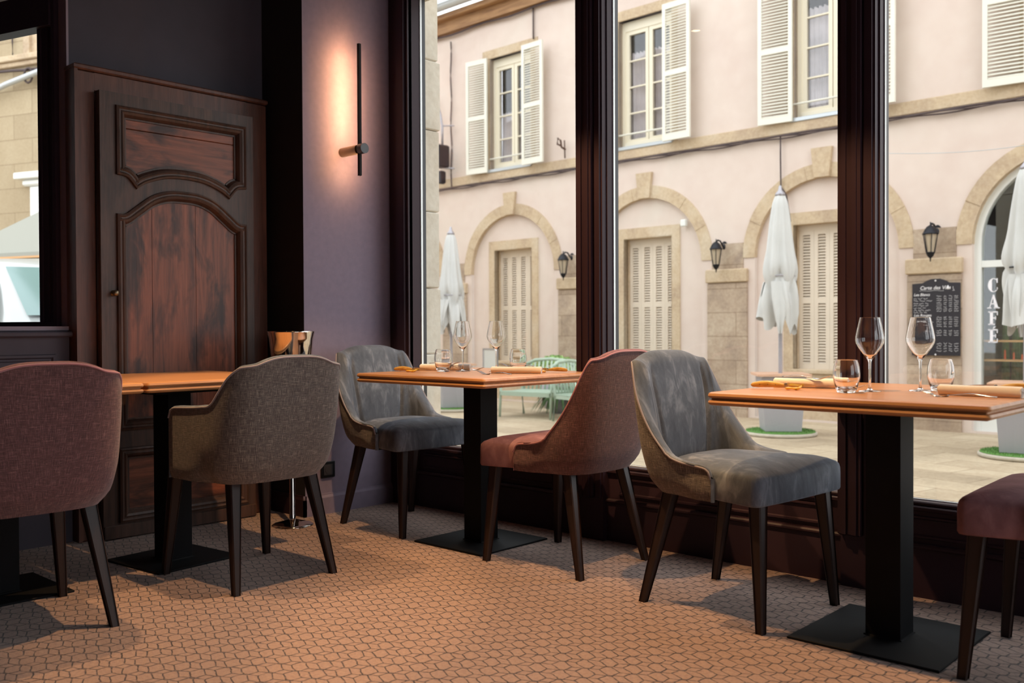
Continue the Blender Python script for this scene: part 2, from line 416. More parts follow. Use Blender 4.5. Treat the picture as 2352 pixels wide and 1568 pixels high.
# ================================================================== THE ROOM
WX = -4.36      # left wall
struct('floor', MB().add([(-4.5, -4, 0), (3.4, -4, 0), (3.4, 3.44, 0), (-4.5, 3.44, 0)], [(0, 1, 2, 3)]), M['carpet'])
struct('ceiling', MB().box(-6.2, 3.5, -4.1, 3.6, CEIL, CEIL+.1), M['ceiling'])
struct('wall_back', MB().box(-4.5, 3.5, -4.1, -4, 0, CEIL), M['wall_dark'])
struct('wall_right', MB().box(3.4, 3.5, -4, -1.6, 0, CEIL).box(3.4, 3.5, 2.9, 3.5, 0, CEIL).box(3.4, 3.5, -1.6, .4, 0, CEIL).box(3.4, 3.5, .4, 2.9, 0, .35).box(3.4, 3.5, .4, 2.9, 2.7, CEIL), M['wall_dark'])  # unseen wall, opened up for the added daylight window
struct('window_added_daylight', MB().add([(3.45, .4, .35), (3.45, 2.9, .35), (3.45, 2.9, 2.7), (3.45, .4, 2.7)], [(0, 1, 2, 3)]), M['pane'])  # unseen window, added to bring daylight in from the right
struct('window_added_daylight_mullion', MB().box(3.4, 3.5, 1.59, 1.71, .35, 2.7), M['frame'])
# left wall: solid to the rear, wainscot below the side window, lintel above, then the recess wall behind the door
w = MB().box(WX-.12, WX, -4, .2, 0, CEIL).box(WX-.12, WX, .2, 1.79, 0, .955).box(WX-.12, WX, .2, 1.79, 2.75, CEIL).box(WX-.04, WX, 1.79, 2.8, 0, CEIL)
struct('wall_left', w, M['wall_dark'])
# pillar with the wall lamp, its dark flank towards the recess
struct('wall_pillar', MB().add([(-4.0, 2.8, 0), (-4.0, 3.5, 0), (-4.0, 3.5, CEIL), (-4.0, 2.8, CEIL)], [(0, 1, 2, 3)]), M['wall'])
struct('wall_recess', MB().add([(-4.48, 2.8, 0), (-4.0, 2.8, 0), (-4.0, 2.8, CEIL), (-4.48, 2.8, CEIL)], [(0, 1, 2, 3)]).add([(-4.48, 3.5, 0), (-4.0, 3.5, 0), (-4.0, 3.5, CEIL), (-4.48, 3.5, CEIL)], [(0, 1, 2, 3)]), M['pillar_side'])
def skirting(name, pts, mat, h=.105, t=.014):
    b = MB()
    for (a, c) in zip(pts, pts[1:]):
        a = Vector(a); c = Vector(c); d = (c-a).normalized(); n = Vector((d.y, -d.x))
        pr = [(0, 0), (t, 0), (t, h-.02), (t*.55, h-.008), (t*.5, h), (0, h)]
        V = []
        for e, sg in ((a, -1), (c, 1)):
            for o, z in pr:
                q = e+n*o+d*o*sg*(1 if sg < 0 else 0)*0; V.append((q.x, q.y, z))
        k = len(pr); b.add(V, [tuple(range(k))[::-1], tuple(range(k, 2*k))]+[(i, (i+1) % k, k+(i+1) % k, k+i) for i in range(k)])
    return struct(name, b, mat)
skirting('baseboard_pillar', [(-4.0, 3.42), (-4.0, 2.786)][::-1], M['wall'])
skirting('baseboard_recess', [(-4.36, 2.8), (-3.986, 2.8)], M['frame'])

# wainscot of the left wall (below the side window): rail, framed panel, plinth
wa = MB().box(WX, WX+.03, -4, 1.78, 0, .915)
wa.rbox(WX, WX+.055, -4, 1.79, .915, .94, .006)
for y0, y1 in ((-1.35, -.35), (-.25, .7), (.8, 1.72)):
    wa.ring([(y0, .2), (y1, .2), (y1, .84), (y0, .84)], [(0, 0), (.004, .012), (.014, .012), (.02, .004), (.028, .004), (.032, 0)], plane='yz', base=(WX+.03, 0, 0))
wa.box(WX+.03, WX+.045, -4, 1.78, 0, .15)
struct('trim_wainscot', wa, M['wall_dark'])

# side window: casing in the wall, then the timber window set at an angle behind it
struct('trim_side_casing', MB().box(-4.43, -4.345, 1.787, 1.797, .96, 2.75).box(-4.45, -4.345, .2, 1.792, .944, .962).box(-4.45, -4.345, .2, 1.792, 2.74, 2.755), M['casing'])
AW = radians(197); A0 = Vector((-4.44, 1.79, 0)); AM = Matrix.Translation(A0) @ Matrix.Rotation(AW, 4, 'Z')   # local +x runs along the window, local -y is outdoors... +y indoors
aw = MB()
def abox(x0, x1, y0, y1, z0, z1): aw.box(x0, x1, y0, y1, z0, z1)
abox(-.01, .010, -.012, .03, .95, 2.75); abox(.036, .125, -.012, .012, .96, 2.75); abox(0, 1.25, -.03, .03, .94, .984); abox(.012, 1.25, -.03, .04, 2.32, 2.47); abox(0, 1.25, -.03, .03, 2.68, 2.76)
abox(.055, .063, .012, .018, .98, 2.32); abox(.095, .107, .012, .018, .98, 2.32); abox(.13, 1.2, .03, .036, 2.335, 2.345); abox(.13, 1.2, .03, .036, 2.40, 2.408); abox(1.2, 1.26, -.03, .05, .94, 2.76)
struct('window_side', aw.xf(AM), M['frame'])
struct('window_side_glass', MB().add([(.13, 0, .98), (1.2, 0, .98), (1.2, 0, 2.33), (.13, 0, 2.33)], [(0, 1, 2, 3)]).add([(.012, 0, .98), (.032, 0, .98), (.032, 0, 2.33), (.012, 0, 2.33)], [(0, 1, 2, 3)]).add([(0, 0, 2.46), (1.2, 0, 2.46), (1.2, 0, 2.7), (0, 0, 2.7)], [(0, 1, 2, 3)]).xf(AM), M['pane'])
e = A0+Vector((cos(AW), sin(AW), 0))*1.25
struct('wall_bay', MB().add([(e.x, e.y, .94), (-4.48, .2, .94), (-4.48, .2, 2.76), (e.x, e.y, 2.76)], [(0, 1, 2, 3)])
       .add([(e.x, e.y, .945), (-4.44, .2, .945), (-4.44, 1.79, .945)], [(0, 1, 2)]).add([(e.x, e.y, 2.755), (-4.44, .2, 2.755), (-4.44, 1.79, 2.755)], [(0, 1, 2)]), M['wall_dark'])

# shop window wall, y = 3.34 inside .. 3.50 outside
FY, GY, BY = 3.34, 3.43, 3.475
MX = [(-4.0, -3.836), (-2.681, -2.553), (-1.468, -1.342), (-.26, -.134), (.95, 1.076), (2.16, 2.286), (3.3, 3.42)]
for k, (a, b) in enumerate(MX):
    m = MB(); wdt = b-a
    m.box(a, b, FY+.02, 3.45, 0, CEIL)
    if k == 0: m.rbox(-4.0, -3.93, FY+.035, FY+.06, 0, CEIL, .003).rbox(-3.915, -3.855, FY-.005, FY+.03, 0, CEIL, .012).rbox(-3.85, b, FY+.01, FY+.04, 0, CEIL, .004)
    else:
        m.rbox(a, a+wdt*.66, FY-.006, FY+.03, .19, CEIL, .006); m.rbox(a+wdt*.12, a+wdt*.26, FY-.013, FY, .19, CEIL, .006); m.rbox(a+wdt*.42, a+wdt*.56, FY-.013, FY, .19, CEIL, .006)
        m.rbox(a+wdt*.72, b-.008, FY+.008, FY+.05, .19, CEIL, .006)
        m.box(b, b+.006, FY+.05, FY+.075, .34, 2.76)
    struct('window_mullion', m, M['frame'])
for k in range(len(MX)-1):
    a = MX[k][1]; b = MX[k+1][0]
    p = MB().box(a, b, FY+.06, 3.47, 0, .305)                       # base
    p.box(a, b, FY+.045, FY+.06, 0, .175).rbox(a, b, FY+.035, FY+.062, .17, .188, .006)
    p.rbox(a, b, FY+.045, 3.48, .30, .318, .004).rbox(a, b, FY+.058, 3.48, .318, .333, .004)
    p.ring([(a+.06, .205), (b-.06, .205), (b-.06, .285), (a+.06, .285)], [(0, 0), (.003, -.008), (.01, -.008), (.014, 0)], plane='xz', base=(0, FY+.06, 0))
    p.box(a, b, FY+.03, 3.47, 2.74, CEIL)
    struct('trim_window_base', p, M['frame'])
    struct('window_%d' % (k+1), MB().add([(a, GY, .33), (b, GY, .33), (b, GY, 2.75), (a, GY, 2.75)], [(0, 1, 2, 3)]), M['pane'])
    struct('trim_glazing_bead', MB().box(a, a+.005, GY+.008, GY+.020, .33, 2.74).box(b-.008, b, GY+.008, GY+.02, .33, 2.74).box(a, b, GY+.008, GY+.02, .325, .336), M['alu'])
    struct('trim_glazing_gasket', MB().box(a, a+.004, GY+.021, BY, .33, 2.74), M['blackplastic'])
# outside of our own building
jb = MB(); z_ = -.12
for k, h_ in enumerate([.42, .5, .38, .44, .47, .40, .52, .36, .45, .42, .5, .44, .46]):
    jb.rbox(-4.9, -4.062+.004*(k % 2), 3.56, 3.78+.006*(k % 3), z_, z_+h_-.004, .007); z_ += h_
struct('trim_outer_jamb', jb, M['stone_jamb'])
struct('wall_outer_upper', MB().box(-4.9, 3.6, 3.5, 3.62, 2.78, 6.2), M['stone_jamb'])
struct('wall_outer_lower', MB().box(-4.6, 3.6, 3.478, 3.53, -.12, .29), M['stone_jamb'])

# ------------------------------------------------------------------ ceiling downlights
for i, ((x, y), (ax, ay), pw, cone) in enumerate(SPOTS):
    names = ['above the front edge of the table by the pillar', 'above the front edge of the right window table', 'between the two armchairs']
    t = thing('ceiling_downlight', 'small round recessed warm ceiling spotlight '+names[i], 'ceiling light', (x, y, CEIL), 0, 'ceiling downlights')
    obj('trim_ring', MB().lathe([(.05, 0), (.05, -.008), (.036, -.010), (.034, 0)], n=24, closed=True), M['blackplastic2'], t)
    obj('bulb', MB().lathe([(0.0001, -.003), (.02, -.004), (.032, -.001), (.033, 0)], n=20), M['bulb'], t)
    ld = bpy.data.lights.new('downlight_beam', 'SPOT'); ld.energy = pw; ld.color = WARM; ld.spot_size = radians(cone); ld.spot_blend = .25; ld.shadow_soft_size = .022
    lo = bpy.data.objects.new('downlight_beam', ld); COL.objects.link(lo); lo.parent = t; lo.location = (0, 0, -.02)
    lo.rotation_euler = Vector((ax-x, ay-y, -CEIL)).to_track_quat('-Z', 'Y').to_euler()

# ------------------------------------------------------------------ wall lamp on the pillar
t = thing('wall_lamp', 'slim black bar wall lamp glowing warm against the purple pillar', 'wall lamp', (-4.0, 3.045, 1.86))
LX = .145
obj('wall_mount', MB().cyl((0, 0, 0), (LX-.012, 0, 0), .024, n=28), M['brass'], t)
obj('light_bar', MB().rbox(LX-.004, LX+.007, -.0068, .0068, -.135, .535, .002).box(LX-.010, LX-.004, -.0068, -.0050, -.135, .535).box(LX-.010, LX-.004, .0050, .0068, -.135, .535), M['black_metal'], t)
obj('led_strip', MB().box(LX-.0060, LX-.0045, -.0048, .0048, -.128, -.03).box(LX-.0060, LX-.0045, -.0048, .0048, .03, .528), M['led'], t, label='glowing warm strip on the rear of the bar')
obj('end_knob', MB().cyl((LX+.004, 0, 0), (LX+.04, 0, 0), .026, n=28), M['blackplastic2'], t)
# socket
t = thing('power_socket', 'black square wall socket low on the purple pillar', 'socket', (-4.0, 2.935, .225))
obj('cover_plate', MB().rbox(0, .009, -.042, .042, -.042, .042, .003), M['blackplastic'], t)
obj('socket_well', MB().cyl((.0092, 0, 0), (.0125, 0, 0), .021, n=24).box(.009, .011, -.027, .027, -.027, .027), M['blackplastic2'], t)

# ------------------------------------------------------------------ old wooden door
D = thing('panelled_wooden_door', 'tall dark antique wooden door with arched panels standing against the purple wall', 'door', (WX, 2.27, 0))
def yz(mb_or_me): return mb_or_me
Y0 = 2.27
fr = MB()
fr.rbox(0, .10, 1.785-Y0, 1.80-Y0, 0, 2.11, .003).rbox(0, .093, 1.80-Y0, 1.875-Y0, 0, 2.10, .006).rbox(0, .093, 2.645-Y0, 2.76-Y0, 0, 2.10, .006).rbox(0, .093, 1.875-Y0, 2.645-Y0, 2.015, 2.10, .004).rbox(0, .105, 1.782-Y0, 2.765-Y0, 2.10, 2.125, .006)
fr.box(0, .05, 1.875-Y0, 2.645-Y0, 0, 2.015)
obj('door_frame', fr, M['door_frame'], D)
ya, yb = 1.955-Y0, 2.593-Y0; ym = (ya+yb)/2
def smooth_path(pts, n=6):
    out = []
    for i in range(len(pts)-1):
        p0 = pts[max(i-1, 0)]; p1 = pts[i]; p2 = pts[i+1]; p3 = pts[min(i+2, len(pts)-1)]
        for k in range(n):
            t_ = k/n
            out.append(tuple(.5*((2*p1[c])+(-p0[c]+p2[c])*t_+(2*p0[c]-5*p1[c]+4*p2[c]-p3[c])*t_*t_+(-p0[c]+3*p1[c]-3*p2[c]+p3[c])*t_**3) for c in (0, 1)))
    out.append(pts[-1]); return out
# top panel: straight top, concave corners and a rising arch below; outline runs counter-clockwise in (y,z)
arc1 = smooth_path([(ya, 1.655), (ya+.045, 1.645), (ya+.085, 1.602)], 5)
arc2 = smooth_path([(ya+.085, 1.602), (ya+.13, 1.63), (ym-.1, 1.66), (ym, 1.668), (ym+.1, 1.66), (yb-.13, 1.63), (yb-.085, 1.602)], 5)
arc3 = smooth_path([(yb-.085, 1.602), (yb-.045, 1.645), (yb, 1.655)], 5)
P1 = arc1+arc2[1:]+arc3[1:]+[(yb, 1.945), (ya, 1.945)]
up2 = smooth_path([(yb, 1.458), (yb-.035, 1.462), (yb-.085, 1.50), (yb-.16, 1.555), (ym+.08, 1.583), (ym, 1.588), (ym-.08, 1.583), (ya+.16, 1.555), (ya+.085, 1.50), (ya+.035, 1.462), (ya, 1.458)], 5)
P2 = [(ya, .50), (yb, .50)]+up2
P3 = [(ya, .085), (yb, .085), (yb, .40), (ya, .40)]
leaf_o = [(1.873-Y0, .01), (2.648-Y0, .01), (2.648-Y0, 2.012), (1.873-Y0, 2.012)]
me = plate(leaf_o, [P1, P2, P3], 0, .045)
for v in me.vertices: x, y, z = v.co; v.co = (.105+y, x, z)
obj('door_leaf', me, M['door_rail'], D)
MO = [(-.012, .0), (-.010, .012), (-.002, .016), (.004, .010), (.010, .010), (.016, .014), (.026, .008), (.034, -.006), (.036, -.014), (.044, -.014), (.046, -.03)]
for i, P in enumerate((P1, P2, P3)):
    obj('panel_moulding', MB().ring(P, MO, plane='yz', base=(.15, 0, 0)), M['door_rail'], D)
    zs = [p[1] for p in P]; b = MB()
    if i == 0:
        for z0, z1 in ((1.55, 1.86), (1.862, 1.97)): b.rbox(.118, .130, ya-.02, yb+.02, z0, z1, .002)
    elif i == 1:
        for y0, y1 in ((ya-.02, ya+.165), (ya+.167, ya+.385), (ya+.387, yb+.02)): b.rbox(.118, .130, y0, y1, .48, 1.6, .002)
    else: b.rbox(.118, .130, ya-.02, yb+.02, .07, .42, .002)
    obj('door_panel', b, M['door_panel_v' if i == 1 else 'door_panel_h'], D, label='redder brown worn board panel')
obj('kick_board', MB().rbox(.148, .158, 1.875-Y0, 2.646-Y0, .005, .065, .003), M['door_rail'], D)
obj('door_knob', MB().lathe([(.0001, .035), (.009, .034), (.014, .028), (.014, .020), (.008, .014), (.006, .006), (.013, .004), (.014, 0)], n=20).xf(Matrix.Translation((.15, 1.928-Y0, 1.11)) @ Matrix.Rotation(pi/2, 4, 'Y')), M['brass'], D)

# ------------------------------------------------------------------ wine cooler on a stand
t = thing('champagne_bucket_stand', 'polished chrome bucket on tall stem stand beside the old door', 'bucket stand', (-3.885, 2.645, 0))
obj('base', MB().lathe([(.0001, .030), (.02, .028), (.05, .018), (.085, .010), (.10, .004), (.10, 0), (.0001, 0)], n=40), M['chrome'], t)
obj('stem', MB().lathe([(.016, .02), (.016, .05), (.0135, .055), (.0135, .66), (.022, .675), (.03, .70), (.0001, .70)], n=24), M['chrome'], t)
obj('bucket', MB().lathe([(.0001, .70), (.07, .70), (.088, .715), (.105, .90), (.112, .93), (.113, .935), (.108, .935), (.102, .90), (.085, .72), (.0001, .715)], n=48), M['chrome'], t)

# ------------------------------------------------------------------ chairs (local +x is forward)
def plan(ph, z, w, xc, xr):
    """outer shell plan: ph<0 straight side (value = metres forward of xc), 0..pi round the rear"""
    b = xc-xr; n = 2.9+1.9*min(1, max(0, (z-.40)/.35))
    if ph < 0: return Vector((xc-ph, w)), Vector((0, 1))
    if ph > pi: return Vector((xc+(ph-pi), -w)), Vector((0, -1))
    s_, c_ = abs(sin(ph)), abs(cos(ph)); sg = 1 if cos(ph) >= 0 else -1
    if s_ < 1e-6: s_ = 0.0
    if c_ < 1e-6: c_ = 0.0
    p = Vector((xc-b*s_**(2/n), w*sg*c_**(2/n)))
    nn = Vector((-(s_**(2-2/n))/max(b, 1e-4), sg*(c_**(2-2/n))/w)); nn.normalize()
    return p, nn
def chair(kind, name, label, fabric, tweed_, piping, loc, rz, group, legm='leg_wood'):
    arm = kind == 'arm'
    T = thing(name, label, 'chair', loc, rz, group)
    xc = -.10; tip = .15 if arm else .065; FL = tip-xc
    ZB = .385
    if arm: top = [(-FL, .645), (-FL+.05, .655), (-.10, .66), (0, .668), (.07, .683), (.20, .725), (.40, .775), (.60, .800), (.76, .812), (.95, .815), (1.15, .819), (1.35, .833), (1.48, .843), (pi/2, .847)]
    else: top = [(-FL, .492), (-FL+.04, .497), (-.07, .503), (-.01, .518), (.02, .545), (.15, .60), (.30, .655), (.46, .715), (.60, .773), (.72, .812), (.84, .827), (1.0, .829), (1.2, .836), (1.4, .850), (pi/2, .858)]
    def H(ph):
        q = ph if ph <= pi/2 else pi-ph
        h = smooth_tab(top, q)
        return h
    def xr(z): return smooth_tab([(.38, -.232), (.45, -.262), (.6, -.288), (.75, -.306), (.87, -.322)], z)
    def wd(z): return smooth_tab([(.38, .215), (.44, .243), (.55, .257), (.7, .255), (.87, .240)], z)
    def wn(ph, z):
        d_ = max(-ph, ph-pi, 0); k_ = min(1, d_/.10); tgt = .254 if arm else (.246 if z < .5 else max(wd(z), .246)); return wd(z)*(1-k_)+max(tgt, wd(z)*.98)*k_
    NS = 132; sl = 16; ar = NS-2*sl
    def PH(i):
        if i < sl: return -FL*(1-i/sl)
        if i > NS-sl: return pi+FL*(i-(NS-sl))/sl
        t_ = (i-sl)/ar*2; q_ = int(min(1, t_//1)); f_ = t_-q_
        return pi/2*(q_+sin(pi*f_/2)**2)
    # arc length for the weave
    arc = [0]
    for i in range(NS):
        a = plan(PH(i), .6, .255, xc, -.3)[0]; b_ = plan(PH(i+1), .6, .255, xc, -.3)[0]; arc.append(arc[-1]+(b_-a).length)
    TR = .03
    def topz(i):
        ph = PH(i); h = H(ph)
        d = min(ph+FL, pi+FL-ph) if (ph < 0 or ph > pi) else 9
        if d < TR: h -= (TR-sqrt(max(0, TR*TR-(TR-d)**2)))*1.0
        return h
    def p_x(ph): return xc-ph if ph < 0 else (xc+ph-pi if ph > pi else -9)
    NV = 18
    def outer(i, j):
        ph = PH(i); zt = topz(i)-.006; z = ZB+(zt-ZB)*j/NV
        p, n = plan(ph, z, wn(ph, z), xc, xr(z))
        cur = .012*max(0, 1-(z-ZB)/.05)**2
        return Vector((p.x-n.x*cur, p.y-n.y*cur, z)), n
    m = MB()
    pts = [[outer(i, j) for i in range(NS+1)] for j in range(NV+1)]
    V = []; UV = []
    for j in range(NV+1):
        for i in range(NS+1):
            p = pts[j][i][0]; V.append(p); UV.append((arc[i], p.z))
    Fc = [(j*(NS+1)+i, j*(NS+1)+i+1, (j+1)*(NS+1)+i+1, (j+1)*(NS+1)+i) for j in range(NV) for i in range(NS)]
    m.add(V, Fc, True, UV)
    # underside inward return
    V2 = []; UV2 = []
    for i in range(NS+1):
        p, n = pts[0][i]; V2.append(p); UV2.append((arc[i], .3))
    for i in range(NS+1):
        p, n = pts[0][i]; V2.append((p.x-n.x*.05, p.y-n.y*.05, ZB)); UV2.append((arc[i], .25))
    m.add(V2, [(i, i+1, NS+2+i, NS+1+i) for i in range(NS)], False, UV2)
    obj('shell', m, tweed_, T, label='coarse tweed outer back')
    # inner pad: wraps over the rim and runs down inside, with stitched channels
    TH = .052 if not arm else .05
    seams = [1.19, pi-1.19]
    prof = [(0, -.006), (.000, .001), (.008, .005), (.018, .005), (.030, .001), (.042, -.008), (TH, -.022)]
    NI = 16; rows = []
    for (dd, dz_) in prof: rows.append(('rim', dd, dz_))
    for k in range(1, NI+1): rows.append(('in', k/NI, 0))
    V = []; UV = []
    for (tp, a, b_) in rows:
        for i in range(NS+1):
            ph = PH(i); zt = topz(i)
            if tp == 'rim': z = zt+b_; dd = a
            else:
                z0_ = zt-.022; z = z0_+(.43-z0_)*a; dd = TH+.006*sin(pi*a)
                pq, _n = plan(ph, .6, .258, xc, -.30); q = abs(abs(pq.y)-.145) if .3 < ph < pi-.3 else 9
                g = math.exp(-(q/.0085)**2)*.014*min(1, a*5+.15)
                if not arm: g += math.exp(-((p_x(ph)-(-.085))/.006)**2)*.006
                puff = .010*sin(pi*min(1, a*1.0))*(1 if .2 < ph < pi-.2 else .3)
                dd += puff-g
            de = min(ph+FL, pi+FL-ph)
            if de < .07: dd *= .38+.62*(de/.07)
            zz = max(z, ZB)
            p, n = plan(ph, zz, wn(ph, zz), xc, xr(zz))
            V.append((p.x-n.x*dd, p.y-n.y*dd, z)); UV.append((arc[i], z))
    R_ = len(rows)
    m = MB().add(V, [(j*(NS+1)+i, j*(NS+1)+i+1, (j+1)*(NS+1)+i+1, (j+1)*(NS+1)+i) for j in range(R_-1) for i in range(NS)], True, UV)
    # front ends of the wings
    for i in (0, NS):
        ph = PH(i); Vf = []
        for q in range(9):
            z = ZB+(topz(i)-ZB)*q/8; p, n = plan(ph, z, wn(ph, z), xc, xr(z))
            for k in range(5):
                t_ = k/4; bul = .007*sin(pi*t_); Vf.append((p.x+bul, p.y-n.y*TH*.38*t_, z))
        m.add(Vf, [(q*5+k, q*5+k+1, (q+1)*5+k+1, (q+1)*5+k) for q in range(8) for k in range(4)], True, [(0, 0)]*len(Vf))
    obj('backrest', m, fabric, T)
    # piping between the two cloths
    pp = []
    for i in range(NS+1):
        ph = PH(i); z = topz(i)-.003; p, n = plan(ph, z, wn(ph, z), xc, xr(z)); pp.append((p.x+n.x*.001, p.y+n.y*.001, z))
    z0_ = topz(0)
    st = [(pp[0][0], pp[0][1], z0_-(z0_-ZB)*(1-k/6)) for k in range(6)]; en = [(pp[-1][0], pp[-1][1], z0_-(z0_-ZB)*(k+1)/6) for k in range(6)]
    obj('piping', MB().tube(pp, .0034, n=8), piping, T)
    # seat
    sw, sf, bx, fx = .20, .262, -.20, .245
    if arm: sw, sf = .185, .205
    ol = []
    def cr(cx, cy, r, a0, a1, n=7):
        for k in range(n+1):
            t_ = a0+(a1-a0)*k/n; ol.append((cx+r*cos(t_), cy+r*sin(t_)))
    cr(bx+.11, -sw+.11, .11, pi, 1.5*pi); cr(fx-.024, -sf+.024, .024, 1.5*pi, 2*pi); cr(fx-.024, sf-.024, .024, 0, .5*pi); cr(bx+.11, sw-.11, .11, .5*pi, pi)
    # subdivide straight edges and bow the front slightly
    dense = []
    for a, b_ in zip(ol, ol[1:]+ol[:1]):
        L_ = math.hypot(b_[0]-a[0], b_[1]-a[1]); n_ = max(1, int(L_/.04))
        for k in range(n_): dense.append((a[0]+(b_[0]-a[0])*k/n_, a[1]+(b_[1]-a[1])*k/n_))
    dense = [(x+(.008*(1-(y/sf)**2) if x > fx-.01 else 0), y) for x, y in dense]
    sm = MB(); cx_, cy_ = .02, 0
    steps = [(1, ZB+.010, .012), (1, ZB+.008, .004), (1, ZB+.014, 0), (1, .45, 0), (1, .468, .001), (1, .480, .005), (1, .488, .014), (.9, .499, .012), (.75, .508, .005), (.5, .514, 0), (.25, .517, 0), (.02, .518, 0)]
    V = []; n_ = len(dense)
    for (sc, z, ins) in steps:
        for (x, y) in dense:
            d = Vector((x-cx_, y-cy_)); l = d.length; k = sc*(l-ins)/l; wob = 0
            V.append((cx_+d.x*k, cy_+d.y*k, z))
    Fc = [(a*n_+i, a*n_+(i+1) % n_, (a+1)*n_+(i+1) % n_, (a+1)*n_+i) for a in range(len(steps)-1) for i in range(n_)]
    Fc.append(tuple((len(steps)-1)*n_+i for i in range(n_))); Fc.append(tuple(range(n_))[::-1])
    sm.add(V, Fc, True); obj('seat', sm, fabric, T)
    # legs
    for (tx, ty, bx_, by_, q) in ((.205, .195, .235, .226, 0), (.205, -.195, .235, -.226, 0), (-.15, .165, -.24, .212, 1), (-.15, -.165, -.24, -.212, 1)):
        lm = MB(); h0 = .40; a = .023; b_ = .0135; r = .004
        for k, (ax_, ay_, az, s_) in enumerate(((tx, ty, h0, a), (bx_, by_, 0, b_))):
            for (u, v_) in ((-1, -1), (1, -1), (1, 1), (-1, 1)):
                for (du, dv) in (((r, 0), (0, r)) if u*v_ > 0 else ((0, r), (r, 0))):
                    lm.v.append((ax_+u*(s_-du), ay_+v_*(s_-dv), az))
        n8 = 8
        lm.f += [(i, (i+1) % n8, n8+(i+1) % n8, n8+i) for i in range(n8)]+[tuple(range(8)), tuple(range(8, 16))]; lm.sm += [False]*10
        obj('leg', lm, M[legm], T)
    return T
G1 = 'grey velvet side chairs'; G2 = 'pink velvet side chairs'
chair('side', 'dining_chair', 'grey velvet side chair with tweed back against the pillar, facing right', M['velvet_grey'], M['tweed_grey'], M['piping_grey'], (-3.485, 3.035, 0), radians(-2), G1)
chair('side', 'dining_chair', 'grey velvet side chair in front of the wide window, nearest grey one, facing right', M['velvet_grey'], M['tweed_grey'], M['piping_grey'], (-1.63, 2.901, 0), radians(-4.6), G1)
chair('side', 'dining_chair', 'dusty pink velvet side chair seen from behind, back to the grey chair', M['velvet_pink'], M['tweed_rose'], M['piping_rose'], (-2.457, 2.987, 0), radians(180), G2)
chair('side', 'dining_chair', 'pink velvet side chair cut off at the right edge, only seat and legs showing', M['velvet_pink'], M['tweed_rose'], M['piping_rose'], (-.606, 2.915, 0), radians(182), G2)
chair('arm', 'dining_armchair', 'grey tweed armchair with low arms seen from behind, before the old door', M['velvet_grey'], M['tweed_grey'], M['piping_grey'], (-3.241, 2.013, 0), radians(180.5), 'tweed armchairs')
chair('arm', 'dining_armchair', 'rose tweed armchair seen from behind at the far left edge', M['velvet_pink'], M['tweed_rose'], M['piping_rose'], (-3.232, 1.155, 0), radians(178), 'tweed armchairs')

# ------------------------------------------------------------------ tables
def table(label, cx, cy, hx, hy, bcx, bcy, bx_, by_, brot=0, ztop=.75, grain='table_wood', group='pedestal dining tables'):
    T = thing('dining_table', label, 'table', (cx, cy, 0), 0, group)
    d = .04
    prof = [(.012, ztop-d), (.004, ztop-d+.003), (0, ztop-d+.0095), (.003, ztop-d+.0155), (.011, ztop-d+.018), (.011, ztop-d+.0215), (.003, ztop-d+.024), (0, ztop-.0105), (.003, ztop-.003), (.010, ztop)]
    r = .0135; ol = []
    for (sx_, sy_, a0) in ((1, -1, -pi/2), (1, 1, 0), (-1, 1, pi/2), (-1, -1, pi)):
        for k in range(7):
            a = a0+pi/2*k/6; ol.append((sx_*(hx-r)+r*cos(a), sy_*(hy-r)+r*sin(a)))
    tp = MB().loft(ol, prof)
    o = obj('tabletop', tp, M[grain], T)
    ox, oy = bcx-cx, bcy-cy; R = Matrix.Translation((ox, oy, 0)) @ Matrix.Rotation(brot, 4, 'Z')
    obj('base_plate', MB().rbox(-bx_, bx_, -by_, by_, 0, .008, .002).ring([(-.058, -.058), (.058, -.058), (.058, .058), (-.058, .058)], [(0, .008), (.002, .0115), (.006, .0115)]).xf(R), M['black_metal'], T)
    obj('column', MB().rbox(-.0525, .0525, -.0525, .0525, .008, .69, .004).rbox(-.2, .2, -.2, .2, .695, .7095, .002).rbox(-.07, .07, -.07, .07, .685, .6955, .002).xf(R), M['black_metal'], T)
    return T
table('square oak topped table in front of the right window, nearest the camera', -1.1145, 2.898, .399, .392, -1.1145, 2.903, .2225, .228, 0, .749)
table('square oak topped table by the pillar, set for two between grey and pink chairs', -2.963, 3.0, .397, .3785, -2.963, 3.005, .206, .213, 0)
table('oak topped table before the old door, behind the grey tweed armchair', -3.755, 2.008, .395, .348, -3.68, 1.925, .19, .19, radians(6), .75, 'table_wood_y')
table('oak topped table at the far left, hidden behind the rose armchair', -3.755, 1.305, .395, .348, -3.67, 1.25, .19, .19, 0, .75, 'table_wood_y')

